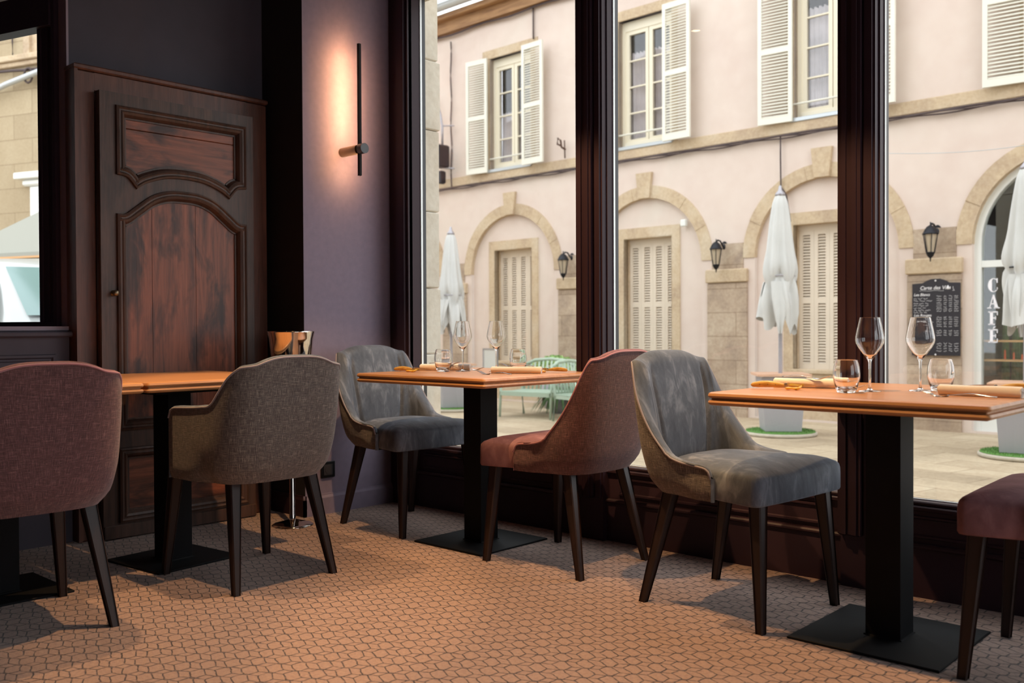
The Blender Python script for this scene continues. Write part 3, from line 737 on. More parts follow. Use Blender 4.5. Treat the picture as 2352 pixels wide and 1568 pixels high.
# ------------------------------------------------------------------ tableware
WINE = [(.0001, .004), (.006, .0045), (.020, .0025), (.034, .001), (.0345, 0), (.0001, 0)]
def wine_mesh():
    o = [(.0345, 0), (.0345, .0012), (.020, .0030), (.008, .006), (.0045, .012), (.0036, .03), (.0034, .07), (.0040, .092), (.008, .102), (.020, .118), (.034, .138), (.0415, .152), (.0440, .162), (.0430, .175), (.0385, .198), (.0330, .222), (.0308, .2325), (.0305, .2342), (.03035, .2347)]
    i = [(.03005, .2347), (.0299, .2342), (.0301, .2325), (.0325, .222), (.0380, .198), (.0425, .175), (.0435, .162), (.0409, .152), (.033, .138), (.019, .119), (.007, .1055), (.0001, .103)]
    return MB().lathe([(.0001, 0)]+o+i, n=40).mesh('wine_glass')
def tumbler_mesh():
    o = [(.024, 0), (.0275, .002), (.034, .02), (.0395, .045), (.0402, .06), (.038, .08), (.0335, .097), (.0317, .1005), (.0313, .1013), (.0311, .1016)]
    i = [(.0307, .1016), (.0306, .1012), (.0309, .1003), (.0327, .096), (.0370, .079), (.0388, .06), (.038, .045), (.032, .022), (.025, .013), (.0001, .011)]
    return MB().lathe([(.0001, .002), (.02, .002), (.022, 0)]+o+i, n=40).mesh('tumbler')
wm, tm = wine_mesh(), tumbler_mesh()
TZ = .7503
A = 'table by the pillar'; B = 'right window table'
for (mesh, x, y, z, nm, lab, cat, g, sc) in (
    (wm, -1.148, 2.836, .7493, 'wine_glass', 'tall wine glass on the right window table, left one against the dark mullion', 'wine glass', 'wine glasses', .95),
    (wm, -1.04, 2.95, .7493, 'wine_glass', 'tall wine glass on the right window table, in front of the chalkboard', 'wine glass', 'wine glasses', .95),
    (wm, -3.09, 3.021, TZ, 'wine_glass', 'wine glass on the table by the pillar, left one in front of the closed parasol', 'wine glass', 'wine glasses', .97),
    (wm, -2.96, 3.105, TZ, 'wine_glass', 'wine glass on the table by the pillar, behind the rolled napkin', 'wine glass', 'wine glasses', .97),
    (tm, -1.178, 2.737, .7493, 'water_tumbler', 'stemless water glass on the right window table beside the steak knife', 'tumbler', 'water tumblers', .96),
    (tm, -.99, 2.979, .7493, 'water_tumbler', 'stemless water glass on the right window table behind the right fork', 'tumbler', 'water tumblers', .96),
    (tm, -3.13, 2.937, TZ, 'water_tumbler', 'stemless water glass on the table by the pillar, left one next to the knife', 'tumbler', 'water tumblers', 1.0),
    (tm, -2.88, 3.164, TZ, 'water_tumbler', 'stemless water glass on the table by the pillar, behind the right napkin', 'tumbler', 'water tumblers', 1.0)):
    me = mesh
    if not me.materials: me.materials.append(M['drink_glass'])
    o = bpy.data.objects.new(nm, me); COL.objects.link(o); o.location = (x, y, z); o.scale = (sc, sc, sc); tag(o, lab, cat, g)

def napkin(p0, p1, label, z=TZ, r=.017):
    p0 = Vector((*p0, 0)); p1 = Vector((*p1, 0)); L = (p1-p0).length; a = math.atan2(p1.y-p0.y, p1.x-p0.x)
    m = MB(); n = 20; K = 26; V = []
    for i in range(K+1):
        x = L*i/K
        for k in range(n):
            t_ = 2*pi*k/n; rr = r*(1+.05*sin(3*t_+x*9)+.035*sin(x*38+t_)); zz = r*.93*.93+rr*sin(t_)*.92
            V.append((x+.002*sin(t_*4), rr*cos(t_)*1.12, max(.0006, zz)))
    m.add(V, [(i*n+k, i*n+(k+1) % n, (i+1)*n+(k+1) % n, (i+1)*n+k) for i in range(K) for k in range(n)], True)
    # spiral layers at both ends
    for x, sg in ((0, -1), (L, 1)):
        m.add([V[(0 if x == 0 else K)*n+k] for k in range(n)], [tuple(range(n))])
        sp = []
        for k in range(46):
            t_ = k*.36; rr = r*(.9-.8*k/46); sp.append((x+sg*.0012, rr*cos(t_)*1.08, r*.87+rr*sin(t_)*.88))
        m.tube(sp, .0011, n=5)
    o = obj('rolled_napkin', m, M['napkin'], None, (p0.x, p0.y, z), (0, 0, a)); tag(o, label, 'napkin', 'rolled napkins'); return o
napkin((-1.47, 2.859), (-1.25, 2.917), 'rolled white napkin on the right window table behind the steak knife', .7493)
napkin((-.94, 2.822), (-.725, 2.818), 'rolled white napkin on the right window table at the right picture edge', .7493)
napkin((-3.32, 2.973), (-3.12, 3.098), 'rolled white napkin on the table by the pillar, behind the left knife', TZ)
napkin((-2.855, 2.968), (-2.665, 3.075), 'rolled white napkin on the table by the pillar, near the pink chair', TZ, .0165)

def fork_mesh():
    m = MB(); L = .19
    hp = []; hr = []
    for k in range(15):
        x = .125*k/14; hp.append((x, 0, .004+.010*sin(pi*min(1, x/.125))**2*.6)); hr.append(.0042-.002*(x/.125))
    m.tube(hp, hr, n=8, flat=.45)
    # head and four tines
    def hz(x): return .004+.012*max(0, (x-.15)/.05)**1.6-.004*sin(pi*min(1, max(0, (x-.12)/.05)))
    hd = MB()
    def fn(u, v):
        x = .122+.028*u; w = (.002+.0098*min(1, u*1.6)**.7); return (x, (v-.5)*2*w, hz(x)-.0015*(1-(2*v-1)**2))
    def fn2(u, v): p = fn(u, v); return (p[0], p[1], p[2]-.0012)
    m.grid(fn, 8, 6); m.grid(fn2, 8, 6, flip=True)
    for q in range(4):
        y = -.0088+q*.00587; pt = [(.148+.045*k/8, y, hz(.148+.045*k/8)) for k in range(9)]; m.tube(pt, [.0014]*6+[.0012, .001, .0005], n=6, flat=.7)
    return m.mesh('fork')
fm = fork_mesh(); fm.materials.append(M['steel'])
def lay(mesh, name, p0, p1, z, label, cat, g, tilt=0, roll=0, L=.193):
    """p0 = handle end, p1 = tip"""
    d = Vector((p1[0]-p0[0], p1[1]-p0[1])); a = math.atan2(d.y, d.x); s_ = d.length/L; s_ = min(max(s_, .85), 1.15)
    o = bpy.data.objects.new(name, mesh); COL.objects.link(o); o.location = (p0[0], p0[1], z); o.rotation_euler = (roll, -tilt, a); o.scale = (s_,)*3; tag(o, label, cat, g); return o
lay(fm, 'fork', (-.765, 2.734), (-.965, 2.75), .7498, 'steel fork on the right window table in front of the right napkin', 'fork', 'steel forks')
lay(fm, 'fork', (-1.455, 2.885), (-1.28, 2.86), .7795, 'steel fork resting on the left napkin of the right window table', 'fork', 'steel forks')
lay(fm, 'fork', (-1.385, 2.965), (-1.20, 2.955), .7498, 'steel fork whose tines show right of the left tumbler, right window table', 'fork', 'steel forks')
lay(fm, 'fork', (-.79, 2.93), (-.965, 3.04), .7498, 'steel fork half hidden behind the right napkin of the right window table', 'fork', 'steel forks')
lay(fm, 'fork', (-2.655, 2.875), (-2.855, 2.882), .7508, 'steel fork on the front corner of the table by the pillar', 'fork', 'steel forks')
lay(fm, 'fork', (-2.69, 3.055), (-2.86, 3.03), .7795, 'steel fork lying on the right napkin of the table by the pillar', 'fork', 'steel forks')
lay(fm, 'fork', (-3.27, 3.135), (-3.10, 3.165), .7508, 'steel fork with raised tines behind the left glass, table by the pillar', 'fork', 'steel forks')
lay(fm, 'fork', (-3.30, 3.01), (-3.135, 3.045), .7795, 'steel fork resting on the left napkin of the table by the pillar', 'fork', 'steel forks')

def knife(p0, p1, z, label, closed=False):
    """p0 handle butt, p1 blade tip; blade edge down, resting on a small amber rest"""
    L = .205; d = Vector((p1[0]-p0[0], p1[1]-p0[1])); a = math.atan2(d.y, d.x); s_ = d.length/L
    T = thing('steak_knife', label, 'knife', (p0[0], p0[1], z), a, 'yellow handled knives'); T.scale = (s_,)*3
    h = MB(); N_ = 18
    def hprof(t_): return .0105*sin(pi*min(1, .12+t_*.75))**.8*(1-.25*t_)+.0015
    pts = [(.108*k/N_, 0, .010+.004*sin(pi*k/N_)) for k in range(N_+1)]
    V = []; n = 12
    for k in range(N_+1):
        t_ = k/N_; hh = hprof(t_)*(0.15 if k == 0 else 1); ww = .0065*(.5 if k == 0 else 1)
        for q in range(n):
            b_ = 2*pi*q/n; V.append((pts[k][0], ww*cos(b_), pts[k][2]+hh*sin(b_)))
    h.add(V, [(k*n+q, k*n+(q+1) % n, (k+1)*n+(q+1) % n, (k+1)*n+q) for k in range(N_) for q in range(n)]+[tuple(range(n))[::-1], tuple(N_*n+q for q in range(n))], True)
    hd = obj('handle', h, M['horn'], T)
    rv = MB()
    for x in (.03, .055, .08): rv.cyl((x, -.0072, .0125), (x, .0072, .0125), .0014, n=8)
    obj('rivet', rv, M['brass'], hd)
    obj('bolster', MB().rbox(.107, .116, -.006, .006, .004, .0185, .002), M['steel'], T)
    bl = MB(); K = 16; V = []
    for k in range(K+1):
        t_ = k/K; x = .116+.089*t_; top_ = .019-.006*t_**2.2; bot = .004+.0085*t_**3; w_ = .0011*(1-t_*.6)
        V += [(x, -w_, top_), (x, w_, top_), (x, 0, min(bot, top_-.0003))]
    bl.add(V, [(k*3+q, k*3+(q+1) % 3, (k+1)*3+(q+1) % 3, (k+1)*3+q) for k in range(K) for q in range(3)]+[(0, 1, 2), (K*3, K*3+2, K*3+1)])
    obj('blade', bl, M['steel'], T)
    return T
knife((-1.49, 2.735), (-1.30, 2.80), .7515, 'yellow handled steak knife on the left of the right window table')
knife((-.745, 3.075), (-.945, 3.01), .7515, 'yellow handled knife behind the napkin at the right picture edge')
knife((-3.325, 2.813), (-3.145, 2.872), .7525, 'yellow handled steak knife on the left of the table by the pillar')
knife((-2.625, 3.205), (-2.80, 3.165), .7525, 'yellow handled knife on the table by the pillar, touching the right napkin')
def rest(x, y, z, rz, label):
    m = MB(); pts = []
    for k in range(21):
        t_ = k/20; pts.append((.018*cos(t_*2*pi*.85), .009*sin(t_*2*pi*.85), .0042+.002*abs(sin(t_*2*pi))))
    m.tube(pts, [.0042+.0012*sin(k) for k in range(21)], n=8, flat=.8); m.tube([(.012, -.012, .004), (.022, 0, .007), (.03, .012, .012)], [.004, .0045, .003], n=8)
    o = obj('knife_rest', m, M['amber'], None, (x, y, z), (0, 0, rz)); tag(o, label, 'knife rest', 'amber knife rests')
rest(-1.352, 2.742, .7493, .6, 'small amber knife rest under the blade on the right window table')
rest(-3.225, 2.825, TZ, .6, 'small amber knife rest under the left blade, table by the pillar')
rest(-2.715, 3.140, TZ, 2.2, 'small amber knife rest at the end of the right napkin, table by the pillar')
#@@EXTERIOR@@
# ================================================================== OUTSIDE
GZ = -.1
PH_ = radians(-1.5); FD = 9.8
FM = Matrix.Rotation(PH_, 4, 'Z') @ Matrix.Translation((0, FD, 0))       # street frame: x along the house front, y away from us
def fpos(u, v, z): return FM @ Vector((u, v, z))
struct('ground_paving', MB().add([(-60, 3.47, GZ), (30, 3.47, GZ), (30, 40, GZ), (-60, 40, GZ)], [(0, 1, 2, 3)]).add([(-60, -20, GZ), (-4.5, -20, GZ), (-4.5, 3.47, GZ), (-60, 3.47, GZ)], [(0, 1, 2, 3)]), M['paving'])
H = thing('townhouse_front', 'pink plastered townhouse with stone arches and white shutters across the street', 'building', (0, 0, 0))
H.matrix_world = FM
WCX = [-9.54, -7.17, -4.72, -2.33]; ACX = [-11.9, -9.53, -7.16, -4.79, -2.42]
U0, U1 = -14.0, 1.0
def rect(x0, x1, z0, z1): return [(x0, z0), (x1, z0), (x1, z1), (x0, z1)]
def archpath(c, r, zc, zb, n=28): return [(c-r, zb), (c+r, zb)]+[(c+r*cos(pi*k/n), zc+r*sin(pi*k/n)) for k in range(n+1)]
ZC = 1.75
upw = [rect(c-.41, c+.41, 3.26, 4.88) for c in WCX]
obj('wall', plate(rect(U0, U1, GZ-.05, 5.55), upw+[archpath(c, .83, ZC, GZ+.02) for c in ACX], 0, .25), M['plaster'], H)
for c in ACX[:4]:
    obj('arch_infill', plate(archpath(c, .83, ZC, GZ-.03), [rect(c-.37, c+.37, .47, 2.09)], .05, .2), M['plaster'], H)
for c in ACX:
    n = 28; ring = [(c+.98*cos(pi*k/n-.0), ZC+.98*sin(pi*k/n)) for k in range(n+1)]; inn = [(c+.83*cos(pi*k/n), ZC+.83*sin(pi*k/n)) for k in range(n+1)][::-1]
    b = MB()
    for k in range(0, n, 4):
        seg = [(c+.985*cos(pi*(k+q)/n), ZC+.985*sin(pi*(k+q)/n)) for q in range(5)]+[(c+.828*cos(pi*(k+q)/n), ZC+.828*sin(pi*(k+q)/n)) for q in range(4, -1, -1)]
        V = [(x, y_, z) for y_ in (-.012-.004*(k % 3), .06) for x, z in seg]; m_ = len(seg)
        b.add(V, [tuple(range(m_)), tuple(range(m_, 2*m_))[::-1]]+[(i, (i+1) % m_, m_+(i+1) % m_, m_+i) for i in range(m_)])
    obj('arch_stone', b, M['stone'], H)
    kz = [(c-.085, 2.575), (c+.085, 2.575), (c+.12, 2.895), (c-.12, 2.895)]
    obj('keystone', MB().add([(x, y_, z) for y_ in (-.05, .05) for x, z in kz], [(0, 1, 2, 3), (7, 6, 5, 4), (0, 4, 5, 1), (1, 5, 6, 2), (2, 6, 7, 3), (3, 7, 4, 0)]), M['stone'], H)
for c in [(a+b_)/2 for a, b_ in zip(ACX, ACX[1:])]:
    obj('pier', MB().rbox(c-.265, c+.265, -.03, .1, GZ-.02, 1.47, .01).box(c-.21, c+.21, -.012, .1, 1.62, 1.93), M['stone_grey'], H)
    obj('pier_capital', MB().rbox(c-.275, c+.275, -.055, .1, 1.472, 1.63, .012), M['stone'], H)
obj('string_course', MB().rbox(U0, U1, -.035, .05, 3.10, 3.235, .008), M['stone'], H)
cb = MB()
for k, o_ in enumerate((0, .014, .026)):
    cb.tube([(U0+(U1-U0)*q/120, -.05-.012*(k % 2), 3.085-o_+.010*sin(q*.9+k*2)*(1 if k else .3)) for q in range(121)], .008 if k else .011, n=5)
cb.tube([(-5.27, -.05, 3.08), (-5.27, -.05, 2.86), (-5.265, -.05, 2.52), (-5.21, -.03, 2.42), (-5.16, -.03, 2.12)], .009, n=6)
cb.tube([(-10.75+.01*sin(q*.8), -.04, 5.3-2.2*q/24) for q in range(25)], .012, n=5)
cb.tube([(-9.05, -.03, 5.5), (-9.05, -.03, 4.98)], .012, n=5)
cb.tube([(U0+(U1-U0)*q/60, -.06, 5.40+.015*sin(q*1.3)) for q in range(61)], .014, n=5)
obj('cable', cb, M['cable'], H)
# eaves, gutter, roof
obj('eaves', MB().box(U0, U1, -.10, .0, 5.43, 5.60).rbox(U0, U1, -.22, .0, 5.60, 5.68, .01), M['wood_eave'], H)
gt = MB(); V = []
for x in (U0, U1):
    for k in range(9): a = pi+pi*k/8; V.append((x, -.30+.075*cos(a), 5.76+.075*sin(a)))
gt.add(V, [(k, k+1, 10+k, 9+k) for k in range(8)], True).cyl((U0, -.375, 5.765), (U1, -.375, 5.765), .012, n=8)
obj('gutter', gt, M['gutter'], H)
obj('roof', MB().add([(U0, -.27, 5.77), (U1, -.27, 5.77), (U1, 3.2, 8.2), (U0, 3.2, 8.2), (U0, -.27, 5.70), (U1, -.27, 5.70)], [(0, 1, 2, 3), (0, 4, 5, 1)]), M['slate'], H)
# upper windows
def shutter_mesh(w_, h_, th=.03, slat=.034, mid=True, rail=.07):
    b = MB(); st = .045
    b.box(0, st, 0, th, 0, h_).box(w_-st, w_, 0, th, 0, h_).box(st, w_-st, 0, th, 0, rail).box(st, w_-st, 0, th, h_-rail, h_)
    bays = [(rail, h_-rail)]
    if mid: b.box(st, w_-st, 0, th, h_*.47, h_*.47+.055); bays = [(rail, h_*.47), (h_*.47+.055, h_-rail)]
    for z0, z1 in bays:
        n = int((z1-z0)/slat)
        for k in range(n):
            z = z0+(z1-z0)*(k+.5)/n; q = .013
            b.add([(st, .002, z-q), (w_-st, .002, z-q), (w_-st, th-.002, z+q*.7), (st, th-.002, z+q*.7), (st, .006, z-q-.004), (w_-st, .006, z-q-.004), (w_-st, th+.002, z+q*.7-.004), (st, th+.002, z+q*.7-.004)],
                  [(0, 1, 2, 3), (7, 6, 5, 4), (0, 4, 5, 1), (2, 6, 7, 3)])
    return b
sh_up = shutter_mesh(.40, 1.66).mesh('shutter'); sh_up.materials.append(M['shutter'])
for wi, c in enumerate(WCX):
    lt = MB().rbox(c-.55, c+.55, -.012, .1, 4.88, 5.01, .006)
    lt.rbox(c-.50, c-.41, -.004, .1, 3.24, 4.88, .004).rbox(c+.41, c+.50, -.004, .1, 3.24, 4.88, .004)
    obj('window_surround', lt, M['stone'], H)
    f = MB().box(c-.41, c-.36, .08, .14, 3.26, 4.88).box(c+.36, c+.41, .08, .14, 3.26, 4.88).box(c-.36, c+.36, .08, .14, 4.76, 4.88).rbox(c-.36, c+.36, .06, .14, 3.26, 3.33, .005)
    for s_ in (-1, 1):
        x0, x1 = (c-.36, c-.005) if s_ < 0 else (c+.005, c+.36)
        f.box(x0, x0+.055, .09, .13, 3.33, 4.76).box(x1-.045, x1, .09, .13, 3.33, 4.76).box(x0+.055, x1-.045, .09, .13, 3.33, 3.37).box(x0+.055, x1-.045, .09, .13, 4.71, 4.76)
        for q in range(1, 4): f.box(x0+.055, x1-.045, .095, .125, 3.37+1.34*q/4-.009, 3.37+1.34*q/4+.009)
    fr_ = obj('window_frame', f, M['sash'], H)
    obj('pane', MB().box(c-.35, c+.35, .115, .119, 3.34, 4.75), M['house_pane'], fr_)
    cu_ = MB()
    for s_ in (-1, 1):
        x0 = c-.33 if s_ < 0 else c+.02; tz = 4.08 if wi == 0 else 4.48
        cu_.grid(lambda u, v, x0=x0, tz=tz: (x0+.31*u, .17+.012*sin(u*34+v*1.5), 3.33+(tz-3.33+.02*abs(sin(u*17)))*v), 40, 6)
    obj('net_curtain', cu_, M['curtain'], H)
    obj('room_backing', MB().box(c-.41, c+.41, .26, .28, 3.2, 4.9), M['dark_room'], H)
    obj('window_bar', MB().cyl((c-.43, .0, 3.42), (c+.43, .0, 3.42), .012, n=8), M['shutter'], H)
    obj('window_sill', MB().rbox(c-.44, c+.44, -.05, .12, 3.215, 3.262, .006), M['gutter'], H)
    for s_ in (-1, 1):
        o = bpy.data.objects.new('shutter', sh_up); COL.objects.link(o); o.parent = H
        if s_ < 0: o.location = (c-.79, -.13, 3.22); o.rotation_euler = (0, 0, radians(6))
        else: o.location = (c+.385, -.17, 3.22); o.rotation_euler = (0, 0, radians(-2))
# lower shuttered windows in the blind arches
sh_low = shutter_mesh(.18, 1.56, .025, .031, True, .06).mesh('shutter_leaf'); sh_low.materials.append(M['shutter_low'])
for c in ACX[:4]:
    obj('window_surround', plate([(c-.49, GZ), (c+.49, GZ), (c+.49, 2.22), (c-.49, 2.22)], [rect(c-.365, c+.365, .47, 2.09)], .03, .12), M['stone'], H)
    obj('window_reveal', MB().box(c-.375, c-.365, .03, .24, .47, 2.09).box(c+.365, c+.375, .03, .24, .47, 2.09).box(c-.37, c+.37, .03, .24, 2.085, 2.095).rbox(c-.38, c+.38, .0, .24, .43, .475, .006), M['stone'], H)
    obj('shutter_header', MB().box(c-.365, c+.365, .15, .2, 2.03, 2.09), M['shutter_low'], H)
    obj('room_backing', MB().box(c-.40, c+.40, .21, .22, .4, 2.1), M['shutter_back'], H)
    for q in range(4):
        o = bpy.data.objects.new('shutter_leaf', sh_low); COL.objects.link(o); o.parent = H; o.location = (c-.363+q*.182, .155, .475)
# cafe arch
c = ACX[4]
n = 28
def band(c, r1, r2, y0, y1, zc=ZC, zb=GZ):
    b = MB(); o_ = [(c+r1, zb)]+[(c+r1*cos(pi*k/n), zc+r1*sin(pi*k/n)) for k in range(n+1)]+[(c-r1, zb)]
    i_ = [(c+r2, zb)]+[(c+r2*cos(pi*k/n), zc+r2*sin(pi*k/n)) for k in range(n+1)]+[(c-r2, zb)]
    m_ = len(o_); V = [(x, y_, z) for y_ in (y0, y1) for L_ in (o_, i_) for x, z in L_]
    Fc = []
    for k in range(m_-1):
        Fc += [(k, k+1, m_+k+1, m_+k), (2*m_+k, 3*m_+k, 3*m_+k+1, 2*m_+k+1), (k, 2*m_+k, 2*m_+k+1, k+1), (m_+k, m_+k+1, 3*m_+k+1, 3*m_+k)]
    return b.add(V, Fc)
cf = band(c, .83, .765, .06, .14); cf.box(c-.77, c+.77, .07, .13, 1.52, 1.585).box(c-.03, c+.03, .07, .13, GZ, 1.52).box(c-.77, c+.77, .07, .13, GZ, .04)
obj('cafe_window_frame', cf, M['white_paint'], H)
obj('cafe_window_glass', MB().box(c-.77, c+.77, .095, .1, .3, 2.55), M['pane'], H)
obj('cafe_lower_panel', MB().box(c-.77, c+.77, .09, .12, .04, .3), M['white_paint'], H)
obj('cafe_room', MB().add([(c-.84, .15, -.1), (c+2.5, .15, -.1), (c+2.5, 1.9, -.1), (c-.84, 1.9, -.1), (c-.84, .15, 2.7), (c+2.5, .15, 2.7), (c+2.5, 1.9, 2.7), (c-.84, 1.9, 2.7)], [(0, 1, 2, 3), (4, 5, 6, 7), (3, 2, 6, 7), (0, 3, 7, 4), (1, 2, 6, 5)]), M['dark_room'], H)
for z in (.79, .60):
    obj('window_shelf', MB().box(c-.82, c+1.2, .2, .42, z, z+.018), M['shelf'], H)
# lettering on the cafe glass
def letters():
    b = MB(); T_ = .034; th = .012; y0, y1 = .088, .092; Hh, Wd = .132, .092
    def bar(x0, x1, z0, z1): b.box(x0, x1, y0, y1, z0, z1)
    def poly(pts): m_ = len(pts); b.add([(x, y_, z) for y_ in (y0, y1) for x, z in pts], [tuple(range(m_)), tuple(range(m_, 2*m_))[::-1]]+[(i, (i+1) % m_, m_+(i+1) % m_, m_+i) for i in range(m_)])
    x0 = -3.135; zs = [1.278, 1.118, .958, .785]
    # C
    z = zs[0]; cx_, cz_ = x0+.052, z+.066
    for k in range(20):
        a0 = radians(48+k*264/20); a1 = radians(48+(k+1)*264/20)
        def e_(a): w_ = .006+.012*(.5-.5*cos(a))**1.5*1.6; return w_
        poly([(cx_+.050*cos(a0), cz_+.067*sin(a0)), (cx_+.050*cos(a1), cz_+.067*sin(a1)), (cx_+(.050-e_(a1)*1.5)*cos(a1), cz_+(.067-e_(a1)*.55)*sin(a1)), (cx_+(.050-e_(a0)*1.5)*cos(a0), cz_+(.067-e_(a0)*.55)*sin(a0))])
    bar(x0+.080, x0+.09, z+.088, z+.132); bar(x0+.084, x0+.09, z+.022, z+.044)
    # A
    z = zs[1]; poly([(x0+.012, z), (x0+.021, z), (x0+.053, z+.118), (x0+.048, z+.132)]); poly([(x0+.048, z+.132), (x0+.030, z+.0), (x0+.030, z+.0)][:0] or [(x0+.044, z+.132), (x0+.060, z+.132), (x0+.098, z), (x0+.066, z)])
    bar(x0+.024, x0+.075, z+.040, z+.050); bar(x0-.004, x0+.036, z, z+.010); bar(x0+.056, x0+.110, z, z+.010)
    # F and E with accent
    for q in (2, 3):
        z = zs[q]; bar(x0+.022, x0+.050, z, z+.132); bar(x0+.006, x0+.092, z+.120, z+.132); bar(x0+.05, x0+.074, z+.062, z+.072); bar(x0+.070, x0+.076, z+.050, z+.084); bar(x0+.084, x0+.092, z+.094, z+.132)
        if q == 2: bar(x0+.006, x0+.066, z, z+.011)
        else: bar(x0+.006, x0+.092, z, z+.011); bar(x0+.084, x0+.092, z, z+.040); poly([(x0+.046, z+.138), (x0+.056, z+.138), (x0+.076, z+.158), (x0+.060, z+.158)])
    return b
obj('cafe_lettering', letters(), M['letter'], H)

def at(o, u, v, z, rz=0): o.matrix_world = Matrix.Translation(fpos(u, v, z)) @ Matrix.Rotation(PH_+rz, 4, 'Z'); return o
# things in the cafe window
for k, (u, hh) in enumerate(((-3.04, .09), (-2.96, .065), (-2.885, .05))):
    o = obj('candle', MB().cyl((0, 0, 0), (0, 0, hh), .010, .008, n=12).cyl((0, 0, hh), (0, 0, hh+.012), .0012, n=5), M['candle']); at(o, u, .3, .619)
    tag(o, ['tallest orange candle on the lower café shelf', 'middle orange candle on the lower café shelf', 'shortest orange candle on the lower café shelf'][k], 'candle', 'candles in the café window')
T = thing('cactus', 'tall green column cactus behind the café lettering', 'cactus'); at(T, -3.02, .62, 0)
b = MB()
for (x, r, h) in ((0, .05, 1.22), (-.11, .035, 1.12), (.09, .035, 1.30)):
    for k in range(9): a = 2*pi*k/9; b.cyl((x+r*.7*cos(a), r*.7*sin(a), .3), (x+r*.5*cos(a), r*.5*sin(a), h), r*.5, r*.28, n=6)
obj('stem', b, M['leaf'], T); obj('pot', MB().lathe([(.0001, -.05), (.10, -.05), (.14, .32), (.12, .32), (.0001, .3)], n=20), M['stone_grey'], T)
for k in range(5):
    T = thing('bottle', 'dark bottle in the row standing on the lower café shelf', 'bottle', group='bottles in the café window'); at(T, -2.86+k*.085, .36, .619)
    obj('glass_body', MB().lathe([(.0001, 0), (.026, .001), (.027, .09), (.010, .125), (.010, .155), (.0001, .156)], n=14), M['blackplastic2'], T)
    obj('bottle_cap', MB().cyl((0, 0, .15), (0, 0, .165), .0115, n=12), M['brass'], T)

# wall lanterns
def lantern(u, z, label):
    T = thing('wall_lantern', label, 'lantern', group='black wall lanterns'); at(T, u, -.03, z); T.scale = (1.28, 1.28, 1.28)
    b = MB()
    b.lathe([(.0001, .115), (.006, .112), (.004, .095), (.012, .088), (.030, .078), (.046, .058), (.058, .034), (.064, .026), (.064, .018), (.0001, .018)], (0, -.12, 0), n=6)
    b.lathe([(.0001, -.125), (.033, -.125), (.035, -.118), (.0001, -.115)], (0, -.12, 0), n=6).lathe([(.033, -.125), (.022, -.15), (.006, -.165), (.004, -.19), (.0001, -.192)], (0, -.12, 0), n=12)
    for k in range(6): a = 2*pi*k/6; b.cyl((.055*cos(a), -.12+.055*sin(a), .02), (.032*cos(a), -.12+.032*sin(a), -.12), .0035, n=5)
    obj('lantern_cage', b, M['lantern'], T)
    obj('lantern_glass', MB().lathe([(.048, .018), (.028, -.118)], (0, -.12, 0), n=6), M['lantern_glass'], T)
    obj('wall_bracket', MB().lathe([(.0001, .0), (.03, .0), (.035, -.01), (.0001, -.022)], n=16).xf(Matrix.Translation((.0, .03, .05)) @ Matrix.Rotation(pi/2, 4, 'X') @ Matrix.Scale(-1, 4, (0, 0, 1)) @ Matrix.Scale(1.5, 4, (0, 1, 0))).tube([(0, .0, .05), (0, -.05, .10), (0, -.09, .105), (0, -.12, .085)], .008, n=8), M['lantern'], T)
lantern(-6.02, 1.83, 'black wall lantern on the pier between the first two shuttered windows seen')
lantern(-8.38, 1.83, 'black wall lantern on the pier right of the leftmost full arch')
lantern(-3.58, 1.83, 'black wall lantern above the chalkboard menu')
# chalkboard
T = thing('chalkboard_menu', 'black chalkboard wine list hung on the pier beside the café window', 'chalkboard'); at(T, -3.575, -.045, 1.03)
hw = .232; bo = [(-hw, -.375), (hw, -.375), (hw, .345), (.13, .35), (.085, .375), (.04, .39), (-.04, .39), (-.085, .375), (-.13, .35), (-hw, .345)]
me = plate(bo, [], -.012, .004); obj('board', me, M['board'], T)
def txt(s_, x, z, size, nm='chalk_writing'):
    cu = bpy.data.curves.new('txt', 'FONT'); cu.body = s_; cu.size = size; cu.shear = .25; cu.offset = .0004; o = bpy.data.objects.new('txt', cu); COL.objects.link(o)
    me = bpy.data.meshes.new_from_object(o.evaluated_get(bpy.context.evaluated_depsgraph_get())); bpy.data.objects.remove(o)
    for v in me.vertices: a, b_, c_ = v.co; v.co = (x+a, -.0135, z+b_)
    me.materials.clear(); me.name = nm; return me
obj('chalk_heading', txt('Carte des Vins', -.155, .285, .050), M['chalk'], T)
obj('chalk_heading', txt('Les Blancs', -.215, .222, .038), M['chalk'], T); obj('chalk_heading', txt('Les Rouges', -.215, .015, .038), M['chalk'], T)
rs = random.Random(3); sc = MB()
def scribble(x0, x1, z, h=.008):
    x = x0; pts = []
    while x < x1: pts.append((x, -.0145, z+rs.uniform(-h, h))); x += rs.uniform(.003, .007)
    if len(pts) > 2: sc.tube(pts, .0014, n=4, upv=(0, 1, 0))
for k in range(7): 
    z = .195-.0235*k; xx = -.215
    for wl in (rs.uniform(.03, .05), rs.uniform(.03, .06), rs.uniform(.03, .06)): scribble(xx, xx+wl, z); xx += wl+.009
for k in range(8):
    for c_, wl in ((.01, .05), (.078, .032), (.128, .032), (.178, .042)): scribble(c_, c_+wl, .215-.021*k)
for k in range(9):
    if k != 5:
        for c_, wl in ((.01, .05), (.078, .032), (.128, .032), (.178, .042)): scribble(c_, c_+wl, .005-.022*k)
    if k in (2, 6): scribble(-.08, -.02, .005-.022*k)
for k in range(4):
    for c_, wl in ((.01, .05), (.078, .032), (.128, .032), (.178, .042)): scribble(c_, c_+wl, -.255-.024*k)
sc.tube([(-.16+.02*k, -.0145, .272+.003*sin(k)) for k in range(13)], .0012, n=4, upv=(0, 1, 0))
